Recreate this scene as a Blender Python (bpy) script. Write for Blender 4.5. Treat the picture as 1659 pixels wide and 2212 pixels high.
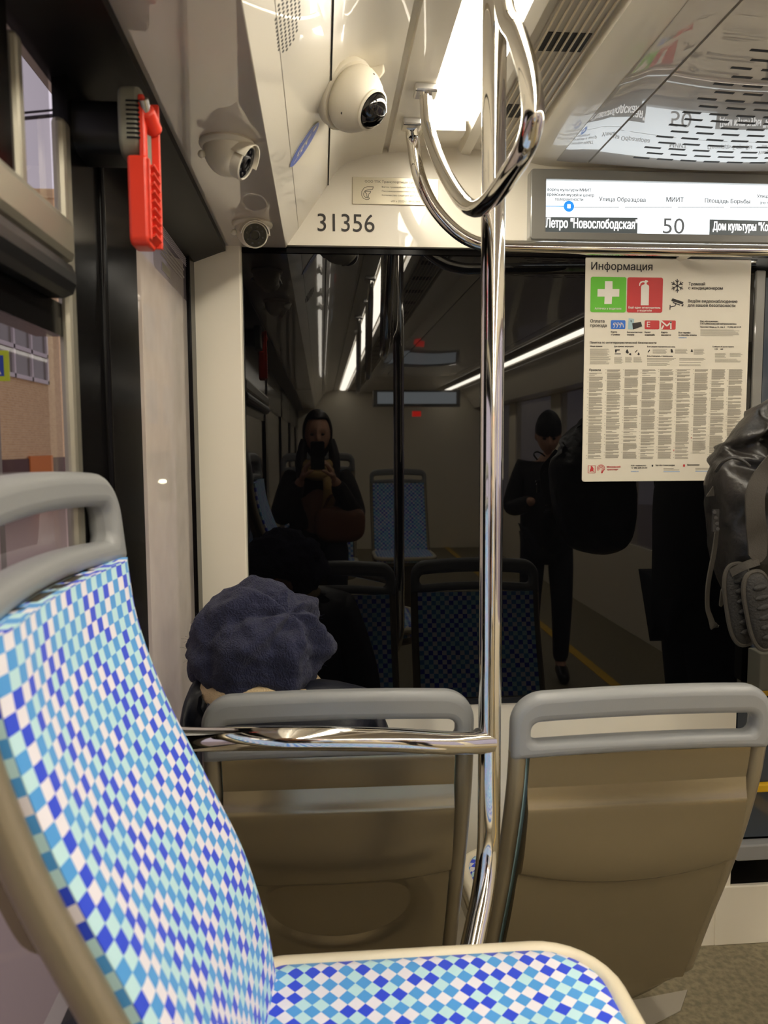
import bpy, bmesh, math, random
from mathutils import Vector, Matrix, noise
from mathutils.geometry import delaunay_2d_cdt
R = random.Random(7)
PI = math.pi
K = 1.10             # model units -> metres
HC = 1.32            # camera height (model units)
FPX = 1661.0         # focal length in pixels of the 1659 x 2212 frame
D = 1.85             # distance of the driver's partition
scene = bpy.context.scene
C = scene.collection
for o in list(bpy.data.objects):
    bpy.data.objects.remove(o)

# ------------------------------------------------------------------ camera
YAW, PITCH, ROLL = math.radians(4.63), math.radians(5.0), 0.005
_F = Vector((math.sin(YAW)*math.cos(PITCH), math.cos(YAW)*math.cos(PITCH), -math.sin(PITCH)))
_R0 = Vector((math.cos(YAW), -math.sin(YAW), 0)); _U0 = _R0.cross(_F)
_R = _R0*math.cos(ROLL) - _U0*math.sin(ROLL); _U = _U0*math.cos(ROLL) + _R0*math.sin(ROLL)
cd = bpy.data.cameras.new('camera'); cam = bpy.data.objects.new('camera', cd); C.objects.link(cam)
m = Matrix((_R, _U, -_F)).transposed().to_4x4(); m.translation = Vector((0, 0, HC*K)); cam.matrix_world = m
cd.sensor_fit = 'VERTICAL'; cd.sensor_height = 24.0; cd.sensor_width = 18.0
cd.lens = 24.0*FPX/2212.0; cd.clip_start = 0.02; cd.clip_end = 400
cd.dof.use_dof = True; cd.dof.focus_distance = 1.75*K; cd.dof.aperture_fstop = cd.lens/4.6
scene.camera = cam

# ------------------------------------------------------------------ world, exposure
LAMP = 31.0
w = bpy.data.worlds.new('overcast_sky'); scene.world = w; w.use_nodes = True
bg = w.node_tree.nodes['Background']; bg.inputs[0].default_value = (0.74, 0.66, 0.76, 1); bg.inputs[1].default_value = 0.95
scene.view_settings.view_transform = 'Standard'; scene.view_settings.look = 'None'
scene.view_settings.exposure = 0.0; scene.view_settings.gamma = 1.0
try:
    scene.view_settings.use_curve_mapping = False
    scene.cycles.use_denoising = True
    scene.cycles.max_bounces = 10; scene.cycles.glossy_bounces = 6; scene.cycles.transparent_max_bounces = 16
    scene.cycles.sample_clamp_indirect = 6.0
except Exception:
    pass

# ------------------------------------------------------------------ pixel rays (model units)
def ray(u, v):
    return _F + _R*((u-829.5)/FPX) + _U*((1106-v)/FPX)
def PY(u, v, Y):
    d = ray(u, v); return Vector((d.x/d.y*Y, Y, HC + d.z/d.y*Y))
def PX(u, v, X):
    d = ray(u, v); return Vector((X, d.y/d.x*X, HC + d.z/d.x*X))
def PH(u, v, h):
    d = ray(u, v); t = h/d.z; return Vector((d.x*t, d.y*t, HC+h))

# ------------------------------------------------------------------ materials
def S(r, g, b):
    f = lambda c: (c/255/12.92 if c/255 <= .04045 else ((c/255+.055)/1.055)**2.4)
    return (f(r), f(g), f(b), 1)
def mat(name, col, rough=.5, metal=0., ior=1.5, coat=0., coat_ior=1.5, bump=None, vary=None, sheen=0., emit=None, strength=0., coat_rough=.03):
    m = bpy.data.materials.new(name); m.use_nodes = True
    nt = m.node_tree; b = nt.nodes['Principled BSDF']
    b.inputs['Base Color'].default_value = col; b.inputs['Roughness'].default_value = rough
    b.inputs['Metallic'].default_value = metal; b.inputs['IOR'].default_value = ior
    b.inputs['Coat Weight'].default_value = coat; b.inputs['Coat Roughness'].default_value = coat_rough
    b.inputs['Sheen Weight'].default_value = sheen; b.inputs['Coat IOR'].default_value = coat_ior
    tc = None
    if bump or vary:
        tc = nt.nodes.new('ShaderNodeTexCoord')
    if vary:
        c2, sc = vary
        n = nt.nodes.new('ShaderNodeTexNoise'); n.inputs['Scale'].default_value = sc; n.inputs['Detail'].default_value = 6
        nt.links.new(tc.outputs['Object'], n.inputs['Vector'])
        r = nt.nodes.new('ShaderNodeValToRGB'); r.color_ramp.elements[0].color = col; r.color_ramp.elements[1].color = c2
        r.color_ramp.elements[0].position = .38; r.color_ramp.elements[1].position = .64
        nt.links.new(n.outputs['Fac'], r.inputs['Fac']); nt.links.new(r.outputs['Color'], b.inputs['Base Color'])
    if bump:
        sc, st = bump
        n = nt.nodes.new('ShaderNodeTexNoise'); n.inputs['Scale'].default_value = sc; n.inputs['Detail'].default_value = 4
        nt.links.new(tc.outputs['Object'], n.inputs['Vector'])
        bp = nt.nodes.new('ShaderNodeBump'); bp.inputs['Strength'].default_value = st; bp.inputs['Distance'].default_value = .01
        nt.links.new(n.outputs['Fac'], bp.inputs['Height']); nt.links.new(bp.outputs['Normal'], b.inputs['Normal'])
    if emit:
        b.inputs['Emission Color'].default_value = emit; b.inputs['Emission Strength'].default_value = strength
    return m
def check_mat(name, cell, k=1.0):
    m = mat(name, (1, 1, 1, 1), .92, sheen=.15, bump=(900, .12))
    nt = m.node_tree; b = nt.nodes['Principled BSDF']; N = nt.nodes.new; L = nt.links.new
    uv = N('ShaderNodeUVMap'); uv.uv_map = 'UVMap'
    sc = N('ShaderNodeVectorMath'); sc.operation = 'SCALE'; sc.inputs['Scale'].default_value = 1/cell
    fl = N('ShaderNodeVectorMath'); fl.operation = 'FLOOR'; L(uv.outputs[0], sc.inputs[0]); L(sc.outputs[0], fl.inputs[0])
    sp = N('ShaderNodeSeparateXYZ'); L(fl.outputs[0], sp.inputs[0])
    ad = N('ShaderNodeMath'); ad.operation = 'ADD'; L(sp.outputs[0], ad.inputs[0]); L(sp.outputs[1], ad.inputs[1])
    md = N('ShaderNodeMath'); md.operation = 'FLOORED_MODULO'; md.inputs[1].default_value = 2; L(ad.outputs[0], md.inputs[0])
    wn = N('ShaderNodeTexWhiteNoise'); wn.noise_dimensions = '2D'; L(fl.outputs[0], wn.inputs['Vector'])
    def pick(c1, c2, thr):
        g = N('ShaderNodeMath'); g.operation = 'GREATER_THAN'; g.inputs[1].default_value = thr; L(wn.outputs['Value'], g.inputs[0])
        x = N('ShaderNodeMix'); x.data_type = 'RGBA'; x.inputs[6].default_value = c1; x.inputs[7].default_value = c2
        L(g.outputs[0], x.inputs[0]); return x.outputs[2]
    kk = lambda c: (c[0]*k, c[1]*k, c[2]*k, 1)
    lt = pick(kk(S(240, 236, 244)), kk(S(196, 234, 240)), .5); dk = pick(kk(S(40, 72, 218)), kk(S(78, 158, 226)), .42)
    x = N('ShaderNodeMix'); x.data_type = 'RGBA'; L(md.outputs[0], x.inputs[0]); L(lt, x.inputs[6]); L(dk, x.inputs[7])
    L(x.outputs[2], b.inputs['Base Color']); return m
def pane_mat(name, boost, tint):
    m = bpy.data.materials.new(name); m.use_nodes = True; nt = m.node_tree; nt.nodes.clear(); N = nt.nodes.new; L = nt.links.new
    out = N('ShaderNodeOutputMaterial'); mx = N('ShaderNodeMixShader'); tr = N('ShaderNodeBsdfTransparent'); gl = N('ShaderNodeBsdfGlossy')
    tr.inputs[0].default_value = tint; gl.inputs['Roughness'].default_value = .01
    fr = N('ShaderNodeFresnel'); fr.inputs[0].default_value = 1.5
    ge = N('ShaderNodeNewGeometry')
    a = N('ShaderNodeMath'); a.operation = 'SUBTRACT'; a.inputs[0].default_value = 1; L(ge.outputs['Backfacing'], a.inputs[1])
    b = N('ShaderNodeMath'); b.operation = 'MULTIPLY'; L(fr.outputs[0], b.inputs[0]); L(a.outputs[0], b.inputs[1])
    c = N('ShaderNodeMath'); c.operation = 'MULTIPLY'; c.use_clamp = True; c.inputs[1].default_value = boost; L(b.outputs[0], c.inputs[0])
    L(c.outputs[0], mx.inputs[0]); L(tr.outputs[0], mx.inputs[1]); L(gl.outputs[0], mx.inputs[2]); L(mx.outputs[0], out.inputs[0]); return m
def brick_mat(name):
    m = mat(name, (1, 1, 1, 1), .85); nt = m.node_tree; N = nt.nodes.new; L = nt.links.new
    tc = N('ShaderNodeTexCoord'); mp = N('ShaderNodeMapping'); mp.inputs['Rotation'].default_value = (PI/2, 0, PI/2)
    br = N('ShaderNodeTexBrick'); br.inputs['Scale'].default_value = 3.2; br.inputs['Color1'].default_value = S(226, 192, 138)
    br.inputs['Color2'].default_value = S(210, 174, 122); br.inputs['Mortar'].default_value = S(226, 206, 170)
    sp = N('ShaderNodeSeparateXYZ'); cb = N('ShaderNodeCombineXYZ'); L(tc.outputs['Object'], sp.inputs[0])
    L(sp.outputs[1], cb.inputs[0]); L(sp.outputs[2], cb.inputs[1]); L(cb.outputs[0], br.inputs['Vector'])
    L(br.outputs['Color'], nt.nodes['Principled BSDF'].inputs['Base Color']); return m

def fog_mat(name, fac):
    m = pane_mat(name, 1.4, (.86, .85, .85, 1)); nt = m.node_tree; N = nt.nodes.new; L = nt.links.new
    out = [n for n in nt.nodes if n.type == 'OUTPUT_MATERIAL'][0]; old = out.inputs[0].links[0].from_socket
    df = N('ShaderNodeBsdfDiffuse'); df.inputs[0].default_value = S(226, 214, 196); tl = N('ShaderNodeBsdfTranslucent'); tl.inputs[0].default_value = S(210, 205, 205)
    a = N('ShaderNodeMixShader'); a.inputs[0].default_value = .3; L(df.outputs[0], a.inputs[1]); L(tl.outputs[0], a.inputs[2])
    tc = N('ShaderNodeTexCoord'); ns = N('ShaderNodeTexNoise'); ns.inputs['Scale'].default_value = 7; L(tc.outputs['Object'], ns.inputs['Vector'])
    mr = N('ShaderNodeMapRange'); mr.inputs[1].default_value = .3; mr.inputs[2].default_value = .7; mr.inputs[3].default_value = fac*.8; mr.inputs[4].default_value = fac*1.15; L(ns.outputs['Fac'], mr.inputs[0])
    x = N('ShaderNodeMixShader'); L(mr.outputs[0], x.inputs[0]); L(old, x.inputs[1]); L(a.outputs[0], x.inputs[2]); L(x.outputs[0], out.inputs[0]); return m
M = dict(
    fog=fog_mat('fogged_window_pane', .42),
    cream=mat('cream_gloss_plastic', S(232, 225, 208), .32, coat=.55, coat_rough=.02),
    cream_matt=mat('cream_panel', S(242, 234, 214), .42),
    soffit=mat('cream_soffit', S(206, 197, 186), .3, coat=1.0, coat_rough=.012, coat_ior=2.1),
    grey_plastic=mat('grey_moulded_plastic', S(139, 140, 139), .38, bump=(700, .06)),
    black_glass=mat('black_glass', S(6, 6, 7), .015, ior=1.46),
    black_gloss=mat('black_gloss_enamel', S(10, 9, 9), .16, ior=1.2),
    black_lip=mat('black_satin_enamel', S(13, 12, 12), .42, ior=1.3),
    black=mat('black_rubber', S(20, 20, 20), .6),
    black_satin=mat('black_satin_plastic', S(16, 16, 17), .35),
    alu=mat('satin_aluminium', S(150, 145, 130), .38, .75),
    chrome=mat('polished_steel', (.80, .775, .73, 1), .055, 1.0),
    chrome_dull=mat('brushed_steel', (.66, .65, .63, 1), .24, 1.0),
    bronze=mat('bronze_grey_paint', S(128, 118, 100), .34, .55, bump=(900, .03)),
    shell=mat('bronze_grey_shell', S(160, 149, 126), .21, .82, bump=(900, .03)),
    tube=mat('beige_grey_tube', S(150, 139, 116), .34, .45),
    trim=mat('pale_cream_trim', S(226, 214, 186), .35),
    check=check_mat('blue_check_fabric', .0150*K),
    lamp=mat('lamp_diffuser', (1, 1, 1, 1), .5, emit=(1.0, .925, .79, 1), strength=LAMP),
    red=mat('red_plastic', S(228, 62, 40), .35),
    holder=mat('grey_green_holder', S(128, 127, 112), .45),
    floor=mat('speckled_floor', S(140, 130, 104), .55, vary=(S(112, 103, 82), 60), bump=(120, .1)),
    tape=mat('pale_floor_tape', S(160, 152, 138), .6),
    tape_blue=mat('dark_blue_tape', S(40, 40, 70), .6),
    yellow=mat('yellow_paint', S(224, 176, 24), .45),
    dark=mat('dark_slot', S(22, 21, 20), .7),
    vent_back=mat('grey_vent_back', S(186, 180, 166), .45),
    ac=mat('grey_gloss_panel', S(176, 170, 162), .28, coat=1.0, coat_rough=.012, coat_ior=2.1),
    bezel=mat('grey_bezel', S(120, 118, 112), .3, coat=.7, coat_rough=.03),
    screen=mat('white_screen', (.02, .02, .02, 1), .2, emit=(.90, .97, 1.0, 1), strength=2.0),
    screen_dark=mat('dark_screen_bar', S(60, 64, 64), .3, emit=(.10, .115, .115, 1), strength=.5),
    ink=mat('black_ink', S(48, 44, 42), .6), ink_grey=mat('grey_ink', S(160, 153, 138), .7),
    ink_scr=mat('screen_grey_text', S(60, 60, 60), .5, emit=(.3, .31, .31, 1), strength=.3),
    ink_blue=mat('screen_blue', S(20, 120, 210), .5, emit=(.02, .25, .8, 1), strength=.8),
    white_scr=mat('screen_white_text', S(240, 240, 240), .5, emit=(1, 1, 1, 1), strength=1.2),
    paper=mat('poster_cream', S(228, 220, 200), .35), white=mat('white_print', S(238, 232, 220), .5),
    green=mat('green_print', S(100, 190, 50), .5), redp=mat('red_print', S(196, 52, 52), .5), bluep=mat('blue_print', S(50, 112, 206), .5),
    sticker=mat('blue_sticker', S(62, 98, 200), .35), cyan=mat('pale_blue_print', S(170, 200, 205), .5), link=mat('link_blue_print', S(150, 180, 220), .6),
    plate=mat('metal_plate', S(205, 196, 172), .32, .35),
    cam_white=mat('white_camera_plastic', S(224, 216, 196), .4), lens=mat('dark_lens', S(10, 10, 12), .04, coat=.6),
    lens_ring=mat('grey_lens_ring', S(70, 68, 66), .3, .4),
    wool=mat('navy_knit_wool', S(31, 34, 60), .95, sheen=.06, bump=(260, .5)),
    fleece=mat('beige_fleece', S(214, 190, 150), .95, bump=(300, .5)),
    coat=mat('black_quilted_coat', S(22, 24, 34), .42, bump=(60, .15)), coat2=mat('dark_wool_coat', S(30, 26, 24), .8, bump=(200, .2)),
    coat3=mat('black_coat', S(14, 14, 15), .7, bump=(120, .2)), jeans=mat('dark_trousers', S(30, 32, 42), .85), shoe=mat('black_leather', S(18, 16, 15), .4),
    skin=mat('skin', S(206, 156, 128), .5), hair=mat('dark_hair', S(30, 22, 18), .45), scarf=mat('beige_scarf', S(200, 165, 105), .9, bump=(150, .4)),
    bag=mat('black_waxed_canvas', S(30, 28, 25), .40, bump=(38, .35), vary=(S(44, 40, 36), 9)), strap=mat('grey_webbing', S(54, 49, 41), .75, bump=(500, .2)),
    mesh=mat('padded_mesh', S(27, 24, 20), .7, bump=(240, .3)),
    brownbag=mat('brown_leather_bag', S(130, 84, 58), .5), eye=mat('dark_eye', S(25, 18, 15), .1),
    window=pane_mat('window_pane', 1.6, (.86, .85, .85, 1)), brick=brick_mat('tan_brick'),
    plinth=mat('dark_plinth', S(92, 62, 54), .8), orange=mat('orange_panel', S(224, 130, 50), .7), road=mat('wet_asphalt', S(176, 160, 150), .4),
    sill=mat('grey_sill', S(150, 150, 148), .4), frame_white=mat('white_window_frame', S(214, 208, 208), .6), house_glass=mat('house_glass', S(120, 116, 108), .15),
    sign_yellow=mat('sign_yellow', S(206, 226, 30), .5), sign_blue=mat('sign_blue', S(30, 70, 170), .5), wire=mat('cable_black', S(60, 56, 60), .7),
    car=mat('dark_car_paint', S(52, 54, 62), .25, coat=.6), headlight=mat('headlight', (1, 1, 1, 1), .3, emit=(1, .96, .62, 1), strength=14),
    doorglass=mat('blue_grey_glass', S(62, 70, 80), .06, ior=1.5), box=mat('olive_grey_box', S(96, 94, 82), .6), redlight=mat('red_led', S(120, 10, 10), .4, emit=(1, .03, .02, 1), strength=6),
)
# knitted look of the hat
def knit(m):
    nt = m.node_tree; b = nt.nodes['Principled BSDF']; N = nt.nodes.new; L = nt.links.new
    tc = N('ShaderNodeTexCoord'); wv = N('ShaderNodeTexWave'); wv.inputs['Scale'].default_value = 34; wv.inputs['Distortion'].default_value = 16; wv.inputs['Detail'].default_value = 3; wv.inputs['Detail Scale'].default_value = 2.2
    ns = N('ShaderNodeTexNoise'); ns.inputs['Scale'].default_value = 420
    L(tc.outputs['Object'], wv.inputs['Vector']); L(tc.outputs['Object'], ns.inputs['Vector'])
    ad = N('ShaderNodeMath'); ad.operation = 'ADD'; L(wv.outputs['Fac'], ad.inputs[0]); L(ns.outputs['Fac'], ad.inputs[1])
    bp = N('ShaderNodeBump'); bp.inputs['Strength'].default_value = .5; bp.inputs['Distance'].default_value = .006
    L(ad.outputs[0], bp.inputs['Height']); L(bp.outputs['Normal'], b.inputs['Normal'])
knit(M['wool'])

# ------------------------------------------------------------------ object helpers
def tag(o, label=None, cat=None, group=None, kind=None):
    for k, v in (('label', label), ('category', cat), ('group', group), ('kind', kind)):
        if v: o[k] = v
    return o
def thing(name, label, cat, loc=(0, 0, 0), group=None):
    o = bpy.data.objects.new(name, None); C.objects.link(o); o.empty_display_size = .05
    o.location = Vector(loc)*K
    return tag(o, label, cat, group)
def obj(name, bm, m, parent=None, smooth=True, ang=35, bevel=0, seg=2, raw=False, subsurf=0):
    """One mesh object; vertices are given in place (model units unless raw) and kept in place under the parent."""
    if not raw:
        bmesh.ops.scale(bm, vec=(K, K, K), verts=bm.verts)
    bmesh.ops.recalc_face_normals(bm, faces=bm.faces)
    me = bpy.data.meshes.new(name); bm.to_mesh(me); bm.free()
    me.materials.append(M[m] if isinstance(m, str) else m)
    if smooth:
        me.shade_smooth()
        try: me.set_sharp_from_angle(angle=math.radians(ang))
        except Exception: pass
    o = bpy.data.objects.new(name, me); C.objects.link(o)
    if parent is not None:
        o.parent = parent
        if parent.parent is None: o.location = -Vector(parent.location)
    if bevel:
        b = o.modifiers.new('bevel', 'BEVEL'); b.width = bevel*K; b.segments = seg; b.limit_method = 'ANGLE'; b.angle_limit = math.radians(40); b.harden_normals = False
    if subsurf:
        s = o.modifiers.new('subsurf', 'SUBSURF'); s.levels = s.render_levels = subsurf
    return o
def single(name, bm, m, label, cat, origin, group=None, **kw):
    """A thing that is one mesh, its origin on the thing itself."""
    off = Vector(origin)
    bmesh.ops.translate(bm, vec=-off, verts=bm.verts)
    o = obj(name, bm, m, None, **kw); o.location = off*K
    return tag(o, label, cat, group)
def struct(name, bm, m, parent=None, **kw):
    o = obj(name, bm, m, parent, **kw)
    if parent is None: o['kind'] = 'structure'
    return o
def nb(): return bmesh.new()
def box(bm, x0, x1, y0, y1, z0, z1):
    v = [bm.verts.new((x, y, z)) for z in (z0, z1) for y in (y0, y1) for x in (x0, x1)]
    for f in ((0, 2, 3, 1), (4, 5, 7, 6), (0, 1, 5, 4), (2, 6, 7, 3), (0, 4, 6, 2), (1, 3, 7, 5)):
        bm.faces.new([v[i] for i in f])
    return v
def catmull(pts, n=8, closed=False):
    P = [Vector(p) for p in pts]; out = []; N = len(P)
    for i in range(N if closed else N-1):
        g = lambda k: P[k % N] if closed else P[min(max(k, 0), N-1)]
        a, b, c, d = g(i-1), g(i), g(i+1), g(i+2)
        for j in range(n):
            t = j/n
            out.append(.5*((2*b) + (c-a)*t + (2*a-5*b+4*c-d)*t*t + (3*b-a-3*c+d)*t**3))
    if not closed: out.append(P[-1])
    return out
def tube(bm, pts, r, seg=16, closed=False, cap=True, rad=None, flat=1.0, nrm=None):
    P = [Vector(p) for p in pts]; N = len(P); rings = []; up = None
    for i in range(N):
        t = (P[(i+1) % N]-P[i-1]) if closed else (P[min(i+1, N-1)]-P[max(i-1, 0)])
        t.normalize()
        if up is None:
            a = Vector(nrm) if nrm else (Vector((0, 0, 1)) if abs(t.z) < .9 else Vector((0, 1, 0)))
            up = (a - t*a.dot(t)).normalized()
        else:
            up = (up - t*up.dot(t)).normalized()
        s = t.cross(up); rr = rad[i] if rad else r
        rings.append([bm.verts.new(P[i] + s*math.cos(2*PI*k/seg)*rr + up*math.sin(2*PI*k/seg)*rr*flat) for k in range(seg)])
    for i in range(N if closed else N-1):
        a, b = rings[i], rings[(i+1) % N]
        for k in range(seg):
            bm.faces.new((a[k], a[(k+1) % seg], b[(k+1) % seg], b[k]))
    if cap and not closed:
        bm.faces.new(rings[0]); bm.faces.new(rings[-1])
def fillet(pts, r, n=6):
    P = [Vector(p) for p in pts]; out = [P[0]]
    for i in range(1, len(P)-1):
        a, b, c = P[i-1], P[i], P[i+1]; u = (a-b); v = (c-b); k = min(r, u.length*.49, v.length*.49)
        p, q = b+u.normalized()*k, b+v.normalized()*k
        for j in range(n+1):
            t = j/n; out.append(p*(1-t)**2 + b*2*t*(1-t) + q*t*t)
    out.append(P[-1]); return out
def rrect(x0, x1, y0, y1, r, n=6):
    out = []
    r4 = r if isinstance(r, (tuple, list)) else (r,)*4     # corners: x1y1, x0y1, x0y0, x1y0
    for (cx, cy, a0, rr) in ((x1, y1, 0, r4[0]), (x0, y1, 90, r4[1]), (x0, y0, 180, r4[2]), (x1, y0, 270, r4[3])):
        sx, sy = (1 if cx == x1 else -1), (1 if cy == y1 else -1)
        for j in range(n+1):
            a = math.radians(a0+90*j/n); out.append((cx-sx*rr+rr*math.cos(a), cy-sy*rr+rr*math.sin(a)))
    return out
def prism(bm, pts, f0, f1):
    a = [bm.verts.new(f0(*p)) for p in pts]; b = [bm.verts.new(f1(*p)) for p in pts]; n = len(pts)
    bm.faces.new(a); bm.faces.new(b[::-1])
    for i in range(n): bm.faces.new((a[i], b[i], b[(i+1) % n], a[(i+1) % n]))
def ring_prism(bm, po, pi, f0, f1):
    n = len(po); A = [[bm.verts.new(f(*p)) for p in q] for q in (po, pi) for f in (f0, f1)]
    o0, o1, i0, i1 = A
    for k in range(n):
        j = (k+1) % n
        bm.faces.new((o0[k], o0[j], i0[j], i0[k])); bm.faces.new((o1[k], i1[k], i1[j], o1[j]))
        bm.faces.new((o0[k], o1[k], o1[j], o0[j])); bm.faces.new((i0[k], i0[j], i1[j], i1[k]))
def ellipsoid(bm, c, rx, ry, rz, seg=24, rings=16, rot=None, f=None):
    c = Vector(c); rows = []
    for i in range(1, rings):
        th = PI*i/rings
        rows.append([Vector((math.sin(th)*math.cos(2*PI*k/seg), math.sin(th)*math.sin(2*PI*k/seg), math.cos(th))) for k in range(seg)])
    def T(p):
        q = Vector((p.x*rx, p.y*ry, p.z*rz)) if f is None else f(p)
        return c + (rot @ q if rot else q)
    V = [[bm.verts.new(T(p)) for p in r] for r in rows]
    t, b = bm.verts.new(T(Vector((0, 0, 1)))), bm.verts.new(T(Vector((0, 0, -1))))
    for k in range(seg):
        j = (k+1) % seg
        bm.faces.new((t, V[0][k], V[0][j])); bm.faces.new((b, V[-1][j], V[-1][k]))
        for i in range(len(V)-1): bm.faces.new((V[i][k], V[i+1][k], V[i+1][j], V[i][j]))
def lathe(bm, prof, c=(0, 0, 0), rot=None, seg=32, cap=True):
    c = Vector(c); V = []
    for (r, z) in prof:
        V.append([bm.verts.new(c + ((rot @ Vector((r*math.cos(2*PI*k/seg), r*math.sin(2*PI*k/seg), z))) if rot else Vector((r*math.cos(2*PI*k/seg), r*math.sin(2*PI*k/seg), z)))) for k in range(seg)])
    for i in range(len(V)-1):
        for k in range(seg):
            j = (k+1) % seg; bm.faces.new((V[i][k], V[i][j], V[i+1][j], V[i+1][k]))
    if cap: bm.faces.new(V[0]); bm.faces.new(V[-1])
def zrot(d):
    """rotation that takes +Z to direction d"""
    return Vector((0, 0, 1)).rotation_difference(Vector(d).normalized()).to_matrix()
_tc, _gc = {}, {}
def glyphs(s):
    # outlines of the built-in font, filled contour by contour (overlapping strokes stay whole)
    if s in _tc: return _tc[s]
    cu = bpy.data.curves.new('t', 'FONT'); cu.body = s
    o = bpy.data.objects.new('t', cu); C.objects.link(o)
    dg = bpy.context.evaluated_depsgraph_get(); loops = []
    for sp in o.evaluated_get(dg).to_curve(dg).splines:
        bz = sp.bezier_points; P = []
        for k in range(len(bz)):
            a, c = bz[k], bz[(k+1) % len(bz)]; p0, p1, p2, p3 = a.co, a.handle_right, c.handle_left, c.co
            d = p3-p0; flat = d.length < 1e-6 or max(abs((p1-p0).cross(d).z), abs((p2-p0).cross(d).z))/max(d.length, 1e-6) < 2e-3
            n = 1 if flat else 5
            for q in range(n):
                t_ = q/n; P.append(p0*(1-t_)**3+3*p1*t_*(1-t_)**2+3*p2*t_*t_*(1-t_)+p3*t_**3)
        Q = [P[0]]
        for p in P[1:]:
            if (p-Q[-1]).length > 1e-5: Q.append(p)
        if len(Q) > 2: loops.append([Vector((p.x, p.y, 0)) for p in Q])
    bpy.data.objects.remove(o); bpy.data.curves.remove(cu)
    if not loops: _tc[s] = ([], []); return _tc[s]
    # contours whose boxes overlap belong to one letter; fill each letter where its winding number is not zero
    bb = [(min(p.x for p in L), max(p.x for p in L), min(p.y for p in L), max(p.y for p in L)) for L in loops]
    grp = list(range(len(loops)))
    for a in range(len(loops)):
        for c in range(a):
            if grp[a] != grp[c] and bb[a][0] < bb[c][1] and bb[c][0] < bb[a][1] and bb[a][2] < bb[c][3] and bb[c][2] < bb[a][3]:
                g0, g1 = grp[a], grp[c]; grp = [g1 if g == g0 else g for g in grp]
    V, Fc = [], []
    for gi in sorted(set(grp)):
        g = [L for L, k in zip(loops, grp) if k == gi]; base = len(V); p0 = g[0][0]
        key = tuple((round(p.x-p0.x, 3), round(p.y-p0.y, 3)) for L in g for p in L)
        if key not in _gc:
            vs, es = [], []
            for L in g:
                n0 = len(vs); vs += [Vector((p.x-p0.x, p.y-p0.y)) for p in L]; es += [(n0+k, n0+(k+1) % len(L)) for k in range(len(L))]
            seg = [(vs[a], vs[c]) for a, c in es]
            ov, _oe, of, *_r = delaunay_2d_cdt(vs, es, [], 0, 1e-5)
            keep = []
            for f in of:
                q = sum((ov[k] for k in f), Vector((0, 0)))/len(f); wn = 0
                for a, c in seg:
                    if (a.y <= q.y) != (c.y <= q.y):
                        sd = (c.x-a.x)*(q.y-a.y)-(q.x-a.x)*(c.y-a.y)
                        if a.y <= q.y and sd > 0: wn += 1
                        elif a.y > q.y and sd < 0: wn -= 1
                if wn: keep.append(tuple(f))
            _gc[key] = ([Vector((v.x, v.y, 0)) for v in ov], keep)
        v_, f_ = _gc[key]
        V += [v+p0 for v in v_]; Fc += [tuple(base+i for i in t_) for t_ in f_]
    _tc[s] = (V, Fc); return _tc[s]
def text(bm, s, x0, x1, zb, f, h=None, shear=0, bold=0):
    """write s between x0 and x1 on baseline zb; f maps (x, z) to 3D; h stretches the capital height"""
    V, P = glyphs(s)
    if not V: return
    a, b = min(v.x for v in V), max(v.x for v in V)
    k = (x1-x0)/(b-a); kz = (h/.73 if h else abs(k))
    for ci_, (dx, dz) in enumerate(((-1, -.5), (1, .5), (1, -.5), (-1, .5)) if bold else ((0, 0),)):
        vs = [bm.verts.new(f(x0+(v.x-a)*k+v.y*shear*abs(k)+dx*bold, zb+v.y*kz+dz*bold)-Vector((0, ci_*.00010, 0))) for v in V]
        for p in P:
            try: bm.faces.new([vs[i] for i in p])
            except ValueError: pass
def poly(bm, pts, f):
    bm.faces.new([bm.verts.new(f(*p)) for p in pts])
def stroke(bm, p, q, wd, f):
    p, q = Vector(p), Vector(q); d = (q-p).normalized(); n = Vector((-d.y, d.x))*wd/2
    poly(bm, [tuple(p+n), tuple(q+n), tuple(q-n), tuple(p-n)], f)

# ================================================================== SETTING
XL = -.285
XC = .93; XR = 2*XC-XL
b = nb(); box(b, XL-.1, XR+.1, -6, 2.6, -.05, 0); struct('floor', b, 'floor', smooth=False)
b = nb(); box(b, XL, .30, -3.2, .93, 0, .2); struct('floor_2', b, 'floor', smooth=False)
# ceiling with side coves, extruded along the car
half = [(-.215, .455), (-.0755, .455)]
half += [(-.05, .491), (-.02, .534), (.0234, .597), (.027, .603), (.0385, .623), (.055, .638), (.073, .648), (.11, .660), (.148, .668), (.150, .679), (.160, .679), (.162, .670), (.19, .672), (.222, .673), (.230, .685), (.322, .685), (.330, .672), (.352, .669), (.356, .681), (.470, .681), (.474, .664), (.492, .657), (.52, .651), (.543, .649)]
prof = half + [(2*XC-x, h) for x, h in half[::-1]] + [(2*XC+.215, .98), (-.215, .98)]
b = nb(); prism(b, prof, lambda x, h: Vector((x, -6, HC+h)), lambda x, h: Vector((x, D-.015, HC+h)))
struct('ceiling', b, 'cream', ang=28)
b = nb(); box(b, -.2145, -.0765, -6, D-.02, HC+.4535, HC+.4565); struct('trim_1', b, 'soffit', smooth=False)
# thin seam down the cove panel
b = nb()
box(b, .0222, .0246, -6, D-.02, HC+.5945, HC+.5985)
struct('trim_2', b, 'dark', smooth=False)
b = nb(); x_ = -.046; h_ = .455+(x_+.0755)*1.436
box(b, x_-.0006, x_+.0006, -6, D-.02, HC+h_-.0008, HC+h_+.0008); struct('trim_11', b, 'vent_back', smooth=False)
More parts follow.
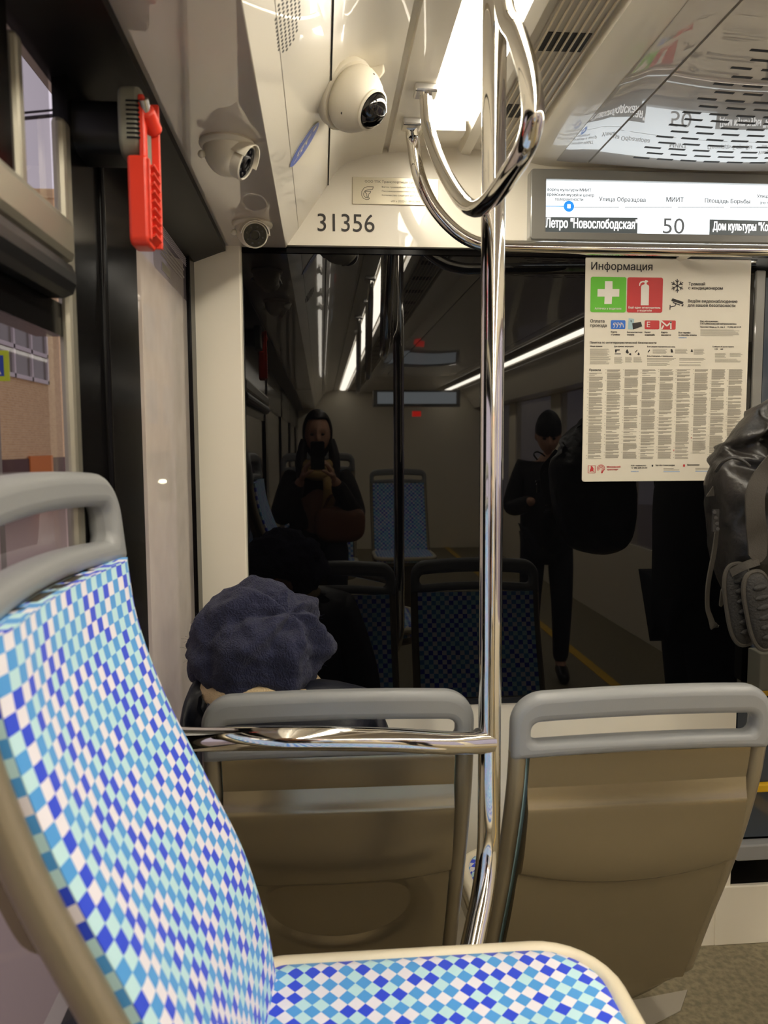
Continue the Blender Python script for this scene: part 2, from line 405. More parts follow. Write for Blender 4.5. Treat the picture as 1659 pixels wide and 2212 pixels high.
# glossy black band over the windows
b = nb(); prism(b, [(-.30, .410), (-.288, .412), (-.222, .437), (-.211, .440), (-.211, .459), (-.225, .475), (-.30, .48)],
                lambda x, h: Vector((x, -6, HC+h)), lambda x, h: Vector((x, D-.035, HC+h)))
struct('trim_3', b, 'black_lip', ang=20)
b = nb(); box(b, XL-.06, -.20, -6, 2.0, HC+.458, HC+.98); struct('trim_13', b, 'cream_matt', smooth=False)
SILL = .62
b = nb(); box(b, XL-.06, XL, -6, D+.1, 0, SILL); struct('wall_left', b, 'cream_matt', smooth=False)
# pillar between the two windows: black enamel with a polished edge
WT = HC+.415
b = nb(); box(b, XL-.011, XL+.006, .925, 1.236, SILL, WT); struct('trim_4', b, 'black_gloss', smooth=False)
b = nb(); tube(b, [(XL+.006, 1.042, SILL), (XL+.006, 1.042, WT)], .007, 16); struct('trim_5', b, 'black_gloss')
b = nb(); tube(b, [(XL+.006, 1.056, SILL), (XL+.006, 1.056, WT-.12)], .0035, 12); struct('trim_6', b, 'chrome_dull')
# far window and its black end frame
win = thing('window_2', None, None, (XL, 1.58, SILL)); win['kind'] = 'structure'
b = nb(); box(b, XL-.012, XL-.006, 1.236, 1.79, SILL, WT); obj('pane', b, 'fog', win, smooth=False)
b = nb(); box(b, XL-.04, XL+.003, 1.752, 1.815, SILL, WT+.04); obj('frame', b, 'black_gloss', win, smooth=False, bevel=.003)
b = nb(); box(b, XL-.04, XL+.004, 1.236, 1.80, SILL-.02, SILL+.02); obj('sill', b, 'black_satin', win, smooth=False)
# near window with a small hopper in its upper part
win = thing('window_1', None, None, (XL, .6, SILL)); win['kind'] = 'structure'
b = nb(); box(b, XL-.012, XL-.006, -.3, .90, SILL, WT); obj('pane', b, 'window', win, smooth=False)
b = nb(); box(b, XL-.006, XL+.009, .898, .925, SILL, HC+.36); obj('frame', b, 'alu', win, smooth=False, bevel=.006)
b = nb(); box(b, XL-.006, XL+.008, .770, .790, HC+.23, HC+.385); obj('mullion', b, 'alu', win, smooth=False, bevel=.005)
b = nb(); box(b, XL-.006, XL+.004, -.3, .762, HC+.2, WT); obj('dark_panel', b, 'black_gloss', win, smooth=False)
b = nb(); box(b, XL-.03, XL+.022, -.3, .886, HC+.196, HC+.244); obj('hopper_rail', b, 'alu', win, smooth=False, bevel=.010)
b = nb(); box(b, XL-.03, XL+.026, -.3, .880, HC+.158, HC+.196); obj('hopper_seal', b, 'black_satin', win, smooth=False, bevel=.014)
b = nb(); box(b, XL-.03, XL-.001, -.3, .898, HC+.122, HC+.158); obj('dark_band', b, 'black_gloss', win, smooth=False)
b = nb(); box(b, XL-.03, XL+.004, -.3, .925, SILL-.02, SILL+.02); obj('sill', b, 'black_satin', win, smooth=False)
# the rest of the left side, behind the camera
b = nb(); box(b, XL-.05, XL+.004, -6, -.3, HC+.2, WT)
for y in (-.45, -2.0, -3.6, -5.2): box(b, XL-.05, XL+.004, y, y+.17, SILL, WT)
struct('trim_7', b, 'black_gloss', smooth=False)
b = nb(); box(b, XL-.012, XL-.006, -6, -.3, SILL, HC+.2); struct('window_4', b, 'window', smooth=False)
# right side of the car
b = nb(); box(b, XR, XR+.06, -6, 2.6, 0, SILL); box(b, XR, XR+.06, -6, 2.6, HC+.46, HC+.98); box(b, 2*XC+.20, XR+.06, -6, 2.6, HC+.458, HC+.98)
for y in (-5, -3.4, -1.8, -.2, 1.4): box(b, XR, XR+.06, y, y+.3, SILL, HC+.46)
struct('wall_right', b, 'cream_matt', smooth=False)
b = nb(); box(b, XR+.01, XR+.016, -6, 2.6, SILL, HC+.46); struct('window_5', b, 'window', smooth=False)
b = nb(); box(b, XL-.06, XR+.06, -6.06, -6, 0, HC+.98); struct('wall_back', b, 'cream_matt', smooth=False)
b = nb(); box(b, 1.56, 1.62, -6, 1.6, 0, .003); struct('trim_8', b, 'yellow', smooth=False)
# front: header, cream corner pillar, black glass, low cream panel
ZH = PY(830, 537, D).z
b = nb()
box(b, XL-.06, XR+.06, D-.02, D+.05, ZH, HC+.98)
struct('wall_front', b, 'cream', smooth=False)
b = nb(); box(b, XL-.06, PY(527, 900, D-.03).x, D-.03, D+.05, 0, ZH+.004); struct('trim_12', b, 'cream_matt', smooth=False, bevel=.004)
XE = PY(1588, 1570, D).x           # right end of the partition
ZG = PY(1150, 1509, D).z
b = nb(); box(b, -.3, 1.068, D, D+.04, ZG, ZH+.01); struct('window_3', b, 'black_glass', smooth=False)
b = nb(); box(b, -.3, 1.07, D-.006, D+.004, ZH-.014, ZH); struct('trim_9', b, 'black_gloss', smooth=False)
b = nb(); box(b, -.3, XE, D-.004, D+.04, 0, ZG-.004); struct('trim_14', b, 'cream_matt', smooth=False)
b = nb(); box(b, -.3, XE, D-.01, D+.03, ZG-.006, ZG+.006); struct('trim_10', b, 'black_satin', smooth=False)
# cab door to the right of the partition
door = thing('door_1', None, None, (1.4, D, 0)); door['kind'] = 'structure'
zz = lambda v, u=1640: PY(u, v, D).z
b = nb(); box(b, XE, XR, D+.006, D+.06, .02, ZH); obj('leaf', b, 'black_gloss', door, smooth=False)
xp = PY(1613, 600, D).x
b = nb(); box(b, XE-.04, XR, D-.008, D+.006, 0.0, zz(1908)); obj('kick_panel', b, 'cream_matt', door, smooth=False, bevel=.003)
b = nb(); box(b, XE, XR, D-.03, D+.006, zz(1845), zz(1812)); obj('sill', b, 'sill', door, smooth=False, bevel=.004)
b = nb(); box(b, XE+.005, XR, D-.002, D+.006, zz(1806), zz(1515)); obj('lower_pane', b, 'doorglass', door, smooth=False)
for vv in (1490, 1696):
    b = nb(); box(b, XE+.005, XR, D-.02, D-.002, zz(vv+9), zz(vv-9)); obj('grab_bar', b, 'yellow', door, smooth=False, bevel=.004)
b = nb(); box(b, PY(1631, 600, D).x, PY(1652, 600, D).x, D-.006, D+.006, zz(900), zz(585)); obj('post', b, 'bezel', door, smooth=False, bevel=.003)
b = nb(); box(b, PY(1654, 600, D).x, XR, D-.002, D+.006, zz(1480), zz(600)); obj('upper_pane', b, 'doorglass', door, smooth=False)

# floor tape under the seats
b = nb(); p = [PH(*q, -HC) for q in ((1250, 2300), (1330, 2170), (1485, 2140), (1470, 2185), (1370, 2235), (1330, 2330))]
prism(b, p, lambda x, y, z: Vector((x, y, .001)), lambda x, y, z: Vector((x, y, .003)))
tp = thing('floor_tape', 'pale floor tape with a dark stripe under the right front seat', 'floor tape', tuple(PH(1390, 2190, -HC)))
obj('tape', b, 'tape', tp, smooth=False)
b = nb(); prism(b, [PH(*q, -HC) for q in ((1345, 2212), (1362, 2190), (1380, 2190), (1360, 2240), (1340, 2260))], lambda x, y, z: Vector((x, y, .003)), lambda x, y, z: Vector((x, y, .0035)))
obj('dark_stripe', b, 'tape_blue', tp, smooth=False)

# ================================================================== CEILING FITTINGS
def light_strip(x0, x1, y0, y1, label):
    t = thing('ceiling_light', label, 'ceiling light', ((x0+x1)/2, (y0+y1)/2, HC+.68), 'light strips along the ceiling')
    b = nb(); prism(b, [(x0, .683), (x0+.004, .675), (x0+.02, .670), ((x0+x1)/2, .668), (x1-.02, .670), (x1-.004, .675), (x1, .683)],
                    lambda x, h: Vector((x, y0, HC+h)), lambda x, h: Vector((x, y1, HC+h)))
    obj('diffuser', b, 'lamp', t)
    b = nb(); prism(b, rrect(x0-.002, x1+.002, y1, y1+.06, (.03, .03, .001, .001)), lambda x, y: Vector((x, y, HC+.664)), lambda x, y: Vector((x, y, HC+.684)))
    obj('end_cap', b, 'cream', t, bevel=.004)
light_strip(.238, .313, -5.9, 1.68, 'long glowing ceiling strip light beside the chrome pole')
light_strip(2*XC-.313, 2*XC-.238, -5.9, 1.68, 'long ceiling strip light over the opposite windows')
def vent(x0, x1, label):
    t = thing('ceiling_vent', label, 'vent', ((x0+x1)/2, 0, HC+.675), 'slatted ceiling vents')
    b = nb(); box(b, x0, x1, -5.9, 1.80, HC+.6745, HC+.6805); obj('backing', b, 'vent_back', t, smooth=False)
    b = nb(); y = 1.60
    while y > -5.5:
        box(b, x0+.008, x1-.008, y-.03, y+.03, HC+.6735, HC+.6747); y -= .27
    obj('vent_grating', b, 'dark', t, smooth=False)
    b = nb()
    for k in range(7):
        xx = x0+.004+(x1-x0-.008)*k/6; box(b, xx-.0011, xx+.0011, -5.9, 1.80, HC+.6700, HC+.6735)
    obj('slat', b, 'trim', t, smooth=False)
vent(.372, .462, 'slatted ceiling vent between the lit strip and the air conditioning panel')
vent(2*XC-.462, 2*XC-.372, 'slatted ceiling vent on the far side of the ceiling')
# air-conditioning housing
t = thing('air_conditioner', 'glossy grey air conditioning panel with slots above the route display', 'air conditioner', (XC, .5, HC+.65))
y1 = 1.79
for mx in (0, 1):
    b = nb(); prism(b, [((2*XC-x if mx else x), h) for x, h in ((.546, .6482), (.552, .6465), (.58, .6450), (.6175, .6445), (.6175, .6486), (.548, .6486))], lambda x, h: Vector((x, -3.5, HC+h)), lambda x, h: Vector((x, y1, HC+h)))
    obj('side_panel', b, 'ac', t)
def ach(x): return .6435-.010*math.sin(PI*(x-.6215)/(2*XC-2*.6215))
b = nb()
g = [(lerp_, ach(lerp_)) for lerp_ in [.6215+(2*XC-2*.6215)*i/24 for i in range(25)]]
prism(b, g+[(2*XC-.6215, .6486), (.6215, .6486)], lambda x, h: Vector((x, -3.5, HC+h)), lambda x, h: Vector((x, y1, HC+h)))
obj('cover', b, 'ac', t, ang=50)
b = nb()
for r_ in range(34):
    y = 1.735-r_*.0295
    for c_ in range(9):
        x = .706+c_*.0545+(.018 if r_ % 2 else 0); h, h2 = ach(x), ach(x+.036)
        vs = []
        for (xx, hh) in ((x, h), (x+.036, h2)):
            for dy in (-.0032, .0032):
                for dz in (-.0006, .002): vs.append(b.verts.new((xx, y+dy, HC+hh+dz)))
        for f in ((0, 1, 3, 2), (4, 6, 7, 5), (0, 4, 5, 1), (2, 3, 7, 6), (0, 2, 6, 4), (1, 5, 7, 3)): b.faces.new([vs[q] for q in f])
obj('vent_grille', b, 'dark', t, smooth=False)

# turret cameras on the soffit
def turret(label, cx, cy, look):
    h = .4535
    t = thing('security_camera', label, 'security camera', (cx, cy, HC+h), 'turret cameras under the soffit')
    c = Vector((cx, cy, HC+h)); r = .036
    b = nb(); lathe(b, [(.0405, 0), (.0415, -.003), (.040, -.0065), (.036, -.009)], c); obj('base', b, 'cam_white', t)
    b = nb(); lathe(b, [(r*math.cos(a*PI/2/12)*(1 if a < 12 else .05), -.006-.043*math.sin(a*PI/2/12)) for a in range(13)], c); obj('ball', b, 'cam_white', t)
    d = Vector(look).normalized(); q = zrot(d); e = c+Vector((0, 0, -.016))+d*.020
    b = nb(); lathe(b, [(.026, -.004), (.026, .014), (.0235, .0155), (.0235, .012)], e, q); f = obj('lens_housing', b, 'cam_white', t)
    b = nb(); lathe(b, [(.0233, .010), (.0233, .0132), (.001, .0132)], e, q); l = obj('lens_plate', b, 'lens', t)
    b = nb(); lathe(b, [(.0105, .012), (.0105, .0152), (.0085, .0162), (.0085, .0142)], e, q, cap=False); obj('lens_ring', b, 'lens_ring', l)
    b = nb()
    for k in range(8):
        a = k*PI/4; lathe(b, [(.0022, .0128), (.0022, .0138)], e+q @ Vector((.0165*math.cos(a), .0165*math.sin(a), 0)), q, seg=8)
    obj('infrared_led', b, 'lens_ring', l)
    b = nb(); up = Vector((0, 0, 1)); up = (up-d*up.dot(d)).normalized(); sd = d.cross(up)     # sun hood
    for (r1, l0, l1) in ((.030, -.006, .019),):
        rows = []
        for rr in (r1, r1-.002):
            for z in (l0, l1):
                rows.append([b.verts.new(e+d*z+(sd*math.cos(a)+up*math.sin(a))*rr) for a in [math.radians(5+170*i/18) for i in range(19)]])
        for k in range(18):
            b.faces.new((rows[0][k], rows[0][k+1], rows[1][k+1], rows[1][k])); b.faces.new((rows[2][k], rows[2][k+1], rows[3][k+1], rows[3][k]))
            b.faces.new((rows[1][k], rows[1][k+1], rows[3][k+1], rows[3][k])); b.faces.new((rows[0][k], rows[0][k+1], rows[2][k+1], rows[2][k]))
    obj('sun_hood', b, 'cam_white', t)
    b = nb(); ellipsoid(b, c+Vector((-.036, -.012, -.022)), .006, .005, .006, 12, 8); obj('cable_boss', b, 'cam_white', t)
p = PH(490, 308, .4535); turret('white turret camera nearer the red hammer, its lens turned aside', p.x, p.y, (.86, -.18, -.46))
p = PH(545, 482, .4535); turret('white turret camera above the black glass corner, its lens facing us', p.x, p.y, (.22, -.85, -.46))

# dome camera on the cove
def cove(u, v, off=0):
    d = ray(u, v); n = Vector((1.436, 0, -1)).normalized(); p0 = Vector((-.0755, 0, HC+.455)) + n*off
    return Vector((0, 0, HC)) + d*((p0-Vector((0, 0, HC))).dot(n)/d.dot(n))
cN = Vector((1.436, 0, -1)).normalized(); cS = Vector((1, 0, 1.436)).normalized()
ac = PY(766, 214, 1.36); ax = Vector((.66, -.46, -.58)).normalized(); q = zrot(ax)
t = thing('dome_camera', 'cream dome camera with a dark glass ball on the sloping ceiling panel', 'security camera', tuple(ac))
b = nb(); lathe(b, [(.050, -.012), (.0535, -.006), (.0540, .002), (.0515, .012), (.044, .026), (.036, .036), (.031, .042)], ac, q, seg=48); obj('housing', b, 'cam_white', t, ang=60)
b = nb(); lathe(b, [(.058, -.030), (.0585, -.016), (.056, -.012)], ac, q, seg=48); obj('mounting_plate', b, 'cam_white', t)
b = nb(); ellipsoid(b, ac+ax*.036, .0295, .0295, .0295, 40, 28); obj('glass_dome', b, 'lens', t)
b = nb(); lathe(b, [(.0325, .039), (.0335, .044), (.030, .046)], ac, q, cap=False, seg=48); obj('dome_rim', b, 'cam_white', t)
b = nb()
for k in range(3):
    a = 2*PI*k/3+.6; lathe(b, [(.0022, .0), (.0022, .0016)], ac+ax*.018+q @ Vector((.047*math.cos(a), .047*math.sin(a), 0)), q, seg=8)
obj('housing_screws', b, 'lens_ring', t)
b = nb(); n0 = Vector((.1, 1, .0)).normalized()
e1 = [PY(*p_, 1.40) for p_ in ((707, 222), (717, 211), (752, 170), (790, 146), (829, 133), (829, 160), (722, 283), (708, 275))]
prism(b, [tuple(p_) for p_ in e1], lambda x, y, z: Vector((x, y, z)), lambda x, y, z: Vector((x+.010, y+.06, z+.035)))
obj('wedge_bracket', b, 'cam_white', t, smooth=False, bevel=.003)

# blue oval sticker on the cove
c0 = cove(657, 312, .0006)
def onc(a, s, off=.0012): return c0 + Vector((0, 1, 0))*a + cS*s + cN*off
st = thing('oval_sticker', 'blue oval sticker with a white emblem on the cream ceiling slope', 'sticker', tuple(c0))
def oval(rx, ry, off, rot=0):
    P = []
    for k in range(48):
        a = 2*PI*k/48; P.append((rx*math.cos(a), ry*math.sin(a)))
    return P
b = nb(); prism(b, oval(.030, .047, 0), lambda a, s: onc(a, s, .0002), lambda a, s: onc(a, s, .0008)); obj('border', b, 'white', st, smooth=False)
b = nb(); prism(b, oval(.0285, .0452, 0), lambda a, s: onc(a, s, .0008), lambda a, s: onc(a, s, .0014)); obj('disc', b, 'sticker', st, smooth=False)
b = nb(); f = lambda a, s: onc(a, s, .0018)
for pts in ([(.004, -.035), (.006, -.036), (.006, -.008), (.004, -.008)], [(-.002, -.026), (-.010, -.020), (-.010, .020), (-.0075, .020), (-.0075, -.017), (.001, -.021)],
            [(-.004, -.014), (.004, -.014), (.004, -.008), (-.001, -.008), (-.001, -.003), (-.004, -.003)], [(-.0055, -.010), (-.0035, -.010), (-.0035, .018), (-.0055, .018)],
            [(-.0035, .002), (.007, .002), (.007, .006), (-.0035, .008)], [(-.012, -.018), (-.0112, -.018), (-.0112, .022), (-.012, .022)]):
    poly(b, pts, f)
poly(b, [(.0015*0-.006+.0045*math.cos(k*PI/8), .031+.0055*math.sin(k*PI/8)) for k in range(16)], f)
obj('emblem', b, 'white', st, smooth=False)
# perforated loudspeaker grille in the cove
b = nb(); c1 = cove(622, 40, 0)
for i in range(15):
    for j in range(7):
        if abs(i-7)/7.5+max(0, abs(j-3)-1.6)/3.2 > 1.05: continue
        c_ = c1 + Vector((0, 1, 0))*((i-7)*.0086) + cS*((j-3)*.0086*.9) + cN*.0002
        lathe(b, [(.0021, 0), (.0021, .0006)], c_, zrot(cN), seg=10)
single('loudspeaker_grille', b, 'dark', 'small dark perforated loudspeaker holes in the cream ceiling slope', 'speaker grille', tuple(c1), smooth=False)

# ================================================================== CHROME
CR = .0178
px, py = PY(1058, 1500, 1.15).x, 1.15
t = thing('grab_pole', 'upright chrome grab pole between the two front seats', 'grab pole', (px, py, 0))
top = PY(1069, 0, 1.15)
b = nb()
pole = [(px, py, HC+.684), (px, py, PY(1052, 1875, 1.15).z), tuple(PY(1012, 2082, 1.06)), ]
e = Vector(pole[2]); s_ = (e-Vector(pole[1])); e2 = e+s_*1.5; pole += [tuple(e2), (e2.x, e2.y-.02, .2), (e2.x, e2.y-.02, 0.0)]
tube(b, fillet(pole, .07, 8), CR, 24); obj('pole', b, 'chrome', t)
b = nb(); lathe(b, [(.045, .683), (.045, .676), (.03, .670), (.02, .660)], (px, py, HC), None); obj('ceiling_flange', b, 'chrome', t)
zr = PY(1050, 1612, 1.12).z
b = nb()
rl = catmull([(px, py-.004, zr-.004), tuple(PY(975, 1605, 1.115)), tuple(PY(840, 1598, 1.09)), tuple(PY(680, 1595, 1.075)), tuple(PY(530, 1595, 1.075)), tuple(PY(400, 1597, 1.09)), (XL+.004, 1.11, PY(400, 1597, 1.09).z)], 10)
tube(b, rl, .0172, 20); obj('seat_rail', b, 'chrome', t)
b = nb(); tube(b, [(px-.022, py-.006, zr), (px-.012, py-.003, zr-.003)], .0192, 20); obj('weld_collar', b, 'chrome_dull', t)

def grab_loop(label, pts, n=8):
    P = catmull(pts, n)
    t = thing('grab_loop', label, 'grab handle', tuple(P[0]), 'chrome loops hanging from the ceiling')
    b = nb(); tube(b, P, .0122, 18); obj('loop', b, 'chrome', t)
    for p_ in (P[0], P[-1]):
        b = nb(); box(b, p_.x-.022, p_.x+.022, p_.y-.02, p_.y+.02, HC+.656, HC+.672); obj('bracket', b, 'chrome_dull', t, smooth=False, bevel=.004)
zt = HC+.672
LP = [(919, 205, .204), (924, 270, .206), (950, 350, .210), (990, 422, .216), (1025, 450, .220), (1062, 428, .223), (1104, 370, .226), (1134, 320, .229), (1150, 266, .231), (1151, 215, .231), (1140, 150, .230), (1116, 75, .228), (1090, 12, .226), (1072, -30, .225)]
L0 = [tuple(PX(u, v, x)) for u, v, x in LP]
L0[0] = (L0[0][0], L0[0][1], zt); L0[-1] = (L0[-1][0], L0[-1][1], zt)
grab_loop('chrome grab loop hanging in front of the lit ceiling strip', L0)
for k, lb in ((1, 'chrome grab loop hanging behind us, next in line along the ceiling'), (2, 'farthest chrome grab loop reflected along the ceiling strip')):
    grab_loop(lb, [(x, y-.95*k, z) for x, y, z in L0], 6)
# rail that drops from the ceiling and runs across below the header
t = thing('overhead_rail', 'curved chrome rail running across under the route display', 'grab rail', tuple(PH(890, 270, .66)))
p0 = PH(889, 268, .665)
RL = [tuple(p0), tuple(PY(892, 300, 1.69)), tuple(PY(904, 375, 1.70)), tuple(PY(935, 445, 1.71)), tuple(PY(985, 500, 1.72)), tuple(PY(1035, 526, 1.73)), tuple(PY(1100, 533, 1.74)), tuple(PY(1300, 537, 1.75)), tuple(PY(1500, 540, 1.76)), tuple(PY(1700, 543, 1.76)), (1.75, 1.76, PY(1700, 543, 1.76).z)]
b = nb(); tube(b, catmull(RL, 8), .0145, 18); obj('rail', b, 'chrome', t)
b = nb(); box(b, p0.x-.02, p0.x+.02, p0.y-.02, p0.y+.02, HC+.656, HC+.672); obj('bracket', b, 'chrome_dull', t, smooth=False, bevel=.004)
b = nb(); tube(b, [RL[8], (RL[8][0], D-.02, RL[8][2]+.0)], .010, 12); obj('standoff', b, 'chrome', t)

# ================================================================== HEADER: display, plate, number
YD = D-.04
hp = lambda u, v, y=YD: PY(u, v, y)
def plane(y): return lambda x, z: Vector((x, y, z))
t = thing('route_display', 'wide lit route display under the ceiling showing route 50', 'display', tuple(hp(1500, 450)))
xa, xb = hp(1143, 450).x, 2*XC-hp(1143, 450).x
za, zb = hp(1178, 520).z, hp(1178, 368).z
sx0, sx1, sz0, sz1 = hp(1177, 450).x, 2*XC-hp(1177, 450).x, hp(1178, 503).z, hp(1178, 390).z
b = nb(); ring_prism(b, rrect(xa, xb, za, zb, .008), rrect(sx0, sx1, sz0, sz1, .001), lambda x, z: Vector((x, D-.02, z)), lambda x, z: Vector((x, YD-.012, z)))
obj('bezel', b, 'bezel', t, smooth=False, bevel=.003)
b = nb(); box(b, sx0, sx1, YD, D-.02, sz0, sz1); obj('screen', b, 'screen', t, smooth=False)
c3 = lambda cx, cy: hp(1100+cx/2.968, cy/2.968)
fy = plane(YD-.0012); fy2 = plane(YD-.002)
zz3 = lambda cy, cx=600: c3(cx, cy).z; xx3 = lambda cx, cy=1400: c3(cx, cy).x
b = nb(); poly(b, [(sx0, sz0), (xx3(822), sz0), (xx3(822), zz3(1397, 820)), (sx0, zz3(1392, 240))], fy)
poly(b, [(xx3(1284), sz0), (sx1, sz0), (sx1, zz3(1410, 1284)), (xx3(1284), zz3(1408, 1284))], fy); obj('route_bar', b, 'screen_dark', t, smooth=False)
b = nb(); text(b, 'Летро "Новослободская"', xx3(232), xx3(822), zz3(1466), fy2, h=.0220, bold=.00045); obj('left_lettering', b, 'white_scr', t, smooth=False); b = nb(); text(b, 'Дом культуры "Коммуна"', xx3(1306), xx3(1800), zz3(1478, 1400), fy2, h=.0200, bold=.00045); obj('right_lettering', b, 'white_scr', t, smooth=False)
b = nb()
for s, x0, x1, yb in (('ворец культуры МИИТ', 242, 522, 1224), ('врейский музей и центр', 240, 540, 1256), ('толерантности', 290, 470, 1286), ('Улица Образцова', 573, 870, 1290), ('МИИТ', 1003, 1113, 1294), ('Площадь Борьбы', 1250, 1538, 1300), ('Улица Палиха', 1583, 1760, 1268), ('(по требованию)', 1605, 1790, 1308)):
    text(b, s, xx3(x0), xx3(x1), zz3(yb, x0), fy, bold=.00030)
for x0, x1 in ((405, 702), (738, 1040), (1075, 1375), (1410, 1700)):
    poly(b, [(xx3(x0), zz3(1328, x0)), (xx3(x1), zz3(1328, x1)), (xx3(x1), zz3(1331, x1)), (xx3(x0), zz3(1331, x0))], fy)
text(b, '50', xx3(985), xx3(1122), zz3(1498, 1050), fy, h=.037); obj('lettering', b, 'ink_scr', t, smooth=False)
b = nb(); poly(b, [(sx0, zz3(1320, 240)), (xx3(380), zz3(1322, 380)), (xx3(380), zz3(1328, 380)), (sx0, zz3(1325, 240))], fy)
cx_, cz_ = xx3(380), zz3(1324, 380); poly(b, [(cx_+.0125*math.cos(a*PI/16), cz_+.0125*math.sin(a*PI/16)) for a in range(32)], plane(YD-.0016)); obj('stop_marker', b, 'ink_blue', t, smooth=False)
b = nb(); poly(b, rrect(cx_-.004, cx_+.004, cz_-.0048, cz_+.0048, .0015), plane(YD-.002)); obj('tram_symbol', b, 'white_scr', t, smooth=False)
# rear display, seen only mirrored in the glass
t = thing('route_display', 'second lit display hanging far down the car, mirrored in the glass', 'display', (XC, -3.7, HC+.42))
b = nb(); box(b, .5, 1.34, -3.76, -3.68, HC+.36, HC+.52); obj('bezel', b, 'bezel', t, smooth=False, bevel=.004)
b = nb(); box(b, .54, 1.30, -3.68, -3.676, HC+.39, HC+.50); obj('screen', b, 'screen', t, smooth=False)
b = nb(); box(b, .88, .96, -3.74, -3.69, HC+.27, HC+.32); single('red_indicator', b, 'redlight', 'small red lit indicator below the far display, mirrored in glass', 'indicator light', (.92, -3.7, HC+.3), smooth=False)

YH = D-.0205
c4 = lambda cx, cy: PY(740+cx/5.184, 360+cy/5.184, YH-.003)
t = thing('maker_plate', 'metal maker plate with engraved text above the number 31356', 'plate', tuple(c4(600, 280)))
x0, x1, z0, z1 = c4(110, 270).x, c4(1075, 270).x, c4(500, 424).z, c4(500, 122).z
b = nb(); box(b, x0, x1, YH-.003, YH, z0, z1); obj('plate', b, 'plate', t, smooth=False, bevel=.0008)
b = nb(); f = plane(YH-.0036)
for s, a, c, y, in (('ООО "ПК Транспортные системы"', 250, 930, 186), ('Вагон трамвайный Модель 71-931М', 440, 955, 240), ('Пассажировместимость,чел: 265', 440, 930, 286), ('Количество сидячих мест: 64', 440, 868, 331)):
    text(b, s, c4(a, y).x, c4(c, y).x, c4(600, y).z, f, h=(.0052 if y < 200 else .0036))
text(b, '«01» 2020 г. №00388', c4(540, 396).x, c4(866, 396).x, c4(600, 398).z, f, h=.0046)
g4 = lambda q: (c4(*q).x, c4(*q).z)
for pl in ([(346, 226), (280, 224), (240, 240), (214, 280), (213, 320), (232, 356), (268, 370), (296, 366)], [(346, 226), (334, 258), (286, 260), (252, 270), (236, 300), (238, 326), (256, 346), (300, 350)], [(252, 278), (316, 278), (310, 298), (296, 300), (290, 340), (274, 340), (270, 300), (258, 298), (252, 278)], [(296, 366), (300, 350)]):
    for a, c in zip(pl[:-1], pl[1:]): stroke(b, g4(a), g4(c), .0011, f)
obj('lettering', b, 'ink', t, smooth=False)
b = nb(); text(b, '31356', PY(686, 500, YH).x, PY(809, 500, YH).x, PY(748, 500, YH).z, plane(YH-.0006), h=.0415)
for v_ in list(b.verts): pass
r_ = bmesh.ops.extrude_face_region(b, geom=b.faces[:]); bmesh.ops.translate(b, vec=(0, .0005, 0), verts=[v_ for v_ in r_['geom'] if isinstance(v_, bmesh.types.BMVert)])
single('fleet_number', b, 'ink', 'dark number 31356 on the cream header above the black glass', 'number', tuple(PY(748, 482, YH)), smooth=False)

# ================================================================== INFORMATION POSTER
YP = D-.003
X0, X1 = PY(1261.5, 800, YP).x, PY(1614.5, 800, YP).x; Z1, Z0 = PY(1440, 555.5, YP).z, PY(1420, 1039, YP).z
def uw(cx, cy):
    tt = (cy-92)/1876; Lf = 140-40*tt; Rt = 1510-78*tt; u = (cx-Lf)/(Rt-Lf); tp_ = 92+16*u; bt = 1968-4*u
    return u, (cy-tp_)/(bt-tp_)
def pp(cx, cy):
    u, w_ = uw(cx, cy); return (X0+u*(X1-X0), Z1-w_*(Z1-Z0))
t = thing('information_poster', 'cream information poster with green and red squares on black glass', 'poster', ((X0+X1)/2, YP, (Z0+Z1)/2))
b = nb(); prism(b, rrect(X0, X1, Z0, Z1, .006), lambda x, z: Vector((x, YP, z)), lambda x, z: Vector((x, D-.0002, z))); obj('sheet', b, 'paper', t, smooth=False)
f1, f2, f3 = plane(YP-.0006), plane(YP-.0012), plane(YP-.0018)
def prect(bm, a, c, e, g_, f, r=0):
    (xa_, zb_), (xb_, za_) = pp(a, e), pp(c, g_)
    zb_ = pp((a+c)/2, e)[1]; za_ = pp((a+c)/2, g_)[1]
    poly(bm, rrect(xa_, xb_, za_, zb_, r) if r else [(xa_, za_), (xb_, za_), (xb_, zb_), (xa_, zb_)], f)
def ptext(bm, s, a, c, y, f, h=None, bold=.00016):
    text(bm, s, pp(a, y)[0], pp(c, y)[0], pp((a+c)/2, y)[1], f, h, bold=bold)
b = nb(); prect(b, 178, 462, 262, 552, f1, .005); g1 = obj('first_aid_square', b, 'green', t, smooth=False)
b = nb(); poly(b, [pp(*q) for q in ((293, 297), (354, 297), (354, 362), (410, 362), (408, 424), (350, 424), (347, 484), (286, 484), (289, 424), (230, 424), (232, 362), (291, 362))], f2); ptext(b, 'Аптечка у водителя', 208, 424, 529, f2); obj('cross', b, 'white', g1, smooth=False)
b = nb(); prect(b, 477, 762, 266, 554, f1, .005); g1 = obj('extinguisher_square', b, 'redp', t, smooth=False)
b = nb(); poly(b, [pp(*q) for q in ((584, 494), (588, 345), (592, 332), (602, 326), (616, 322), (617, 308), (600, 306), (584, 316), (578, 336), (572, 336), (574, 314), (584, 300), (604, 294), (616, 296), (624, 288), (640, 291), (648, 298), (640, 306), (634, 308), (634, 322), (648, 328), (654, 340), (650, 494))], f2)
ptext(b, 'Ещё один огнетушитель', 484, 746, 521, f2); ptext(b, 'у водителя', 556, 674, 545, f2); obj('extinguisher', b, 'white', g1, smooth=False)
b = nb()
ptext(b, 'Информация', 182, 682, 206, f1, bold=.0003); obj('title_lettering', b, 'ink', t, smooth=False); b = nb()
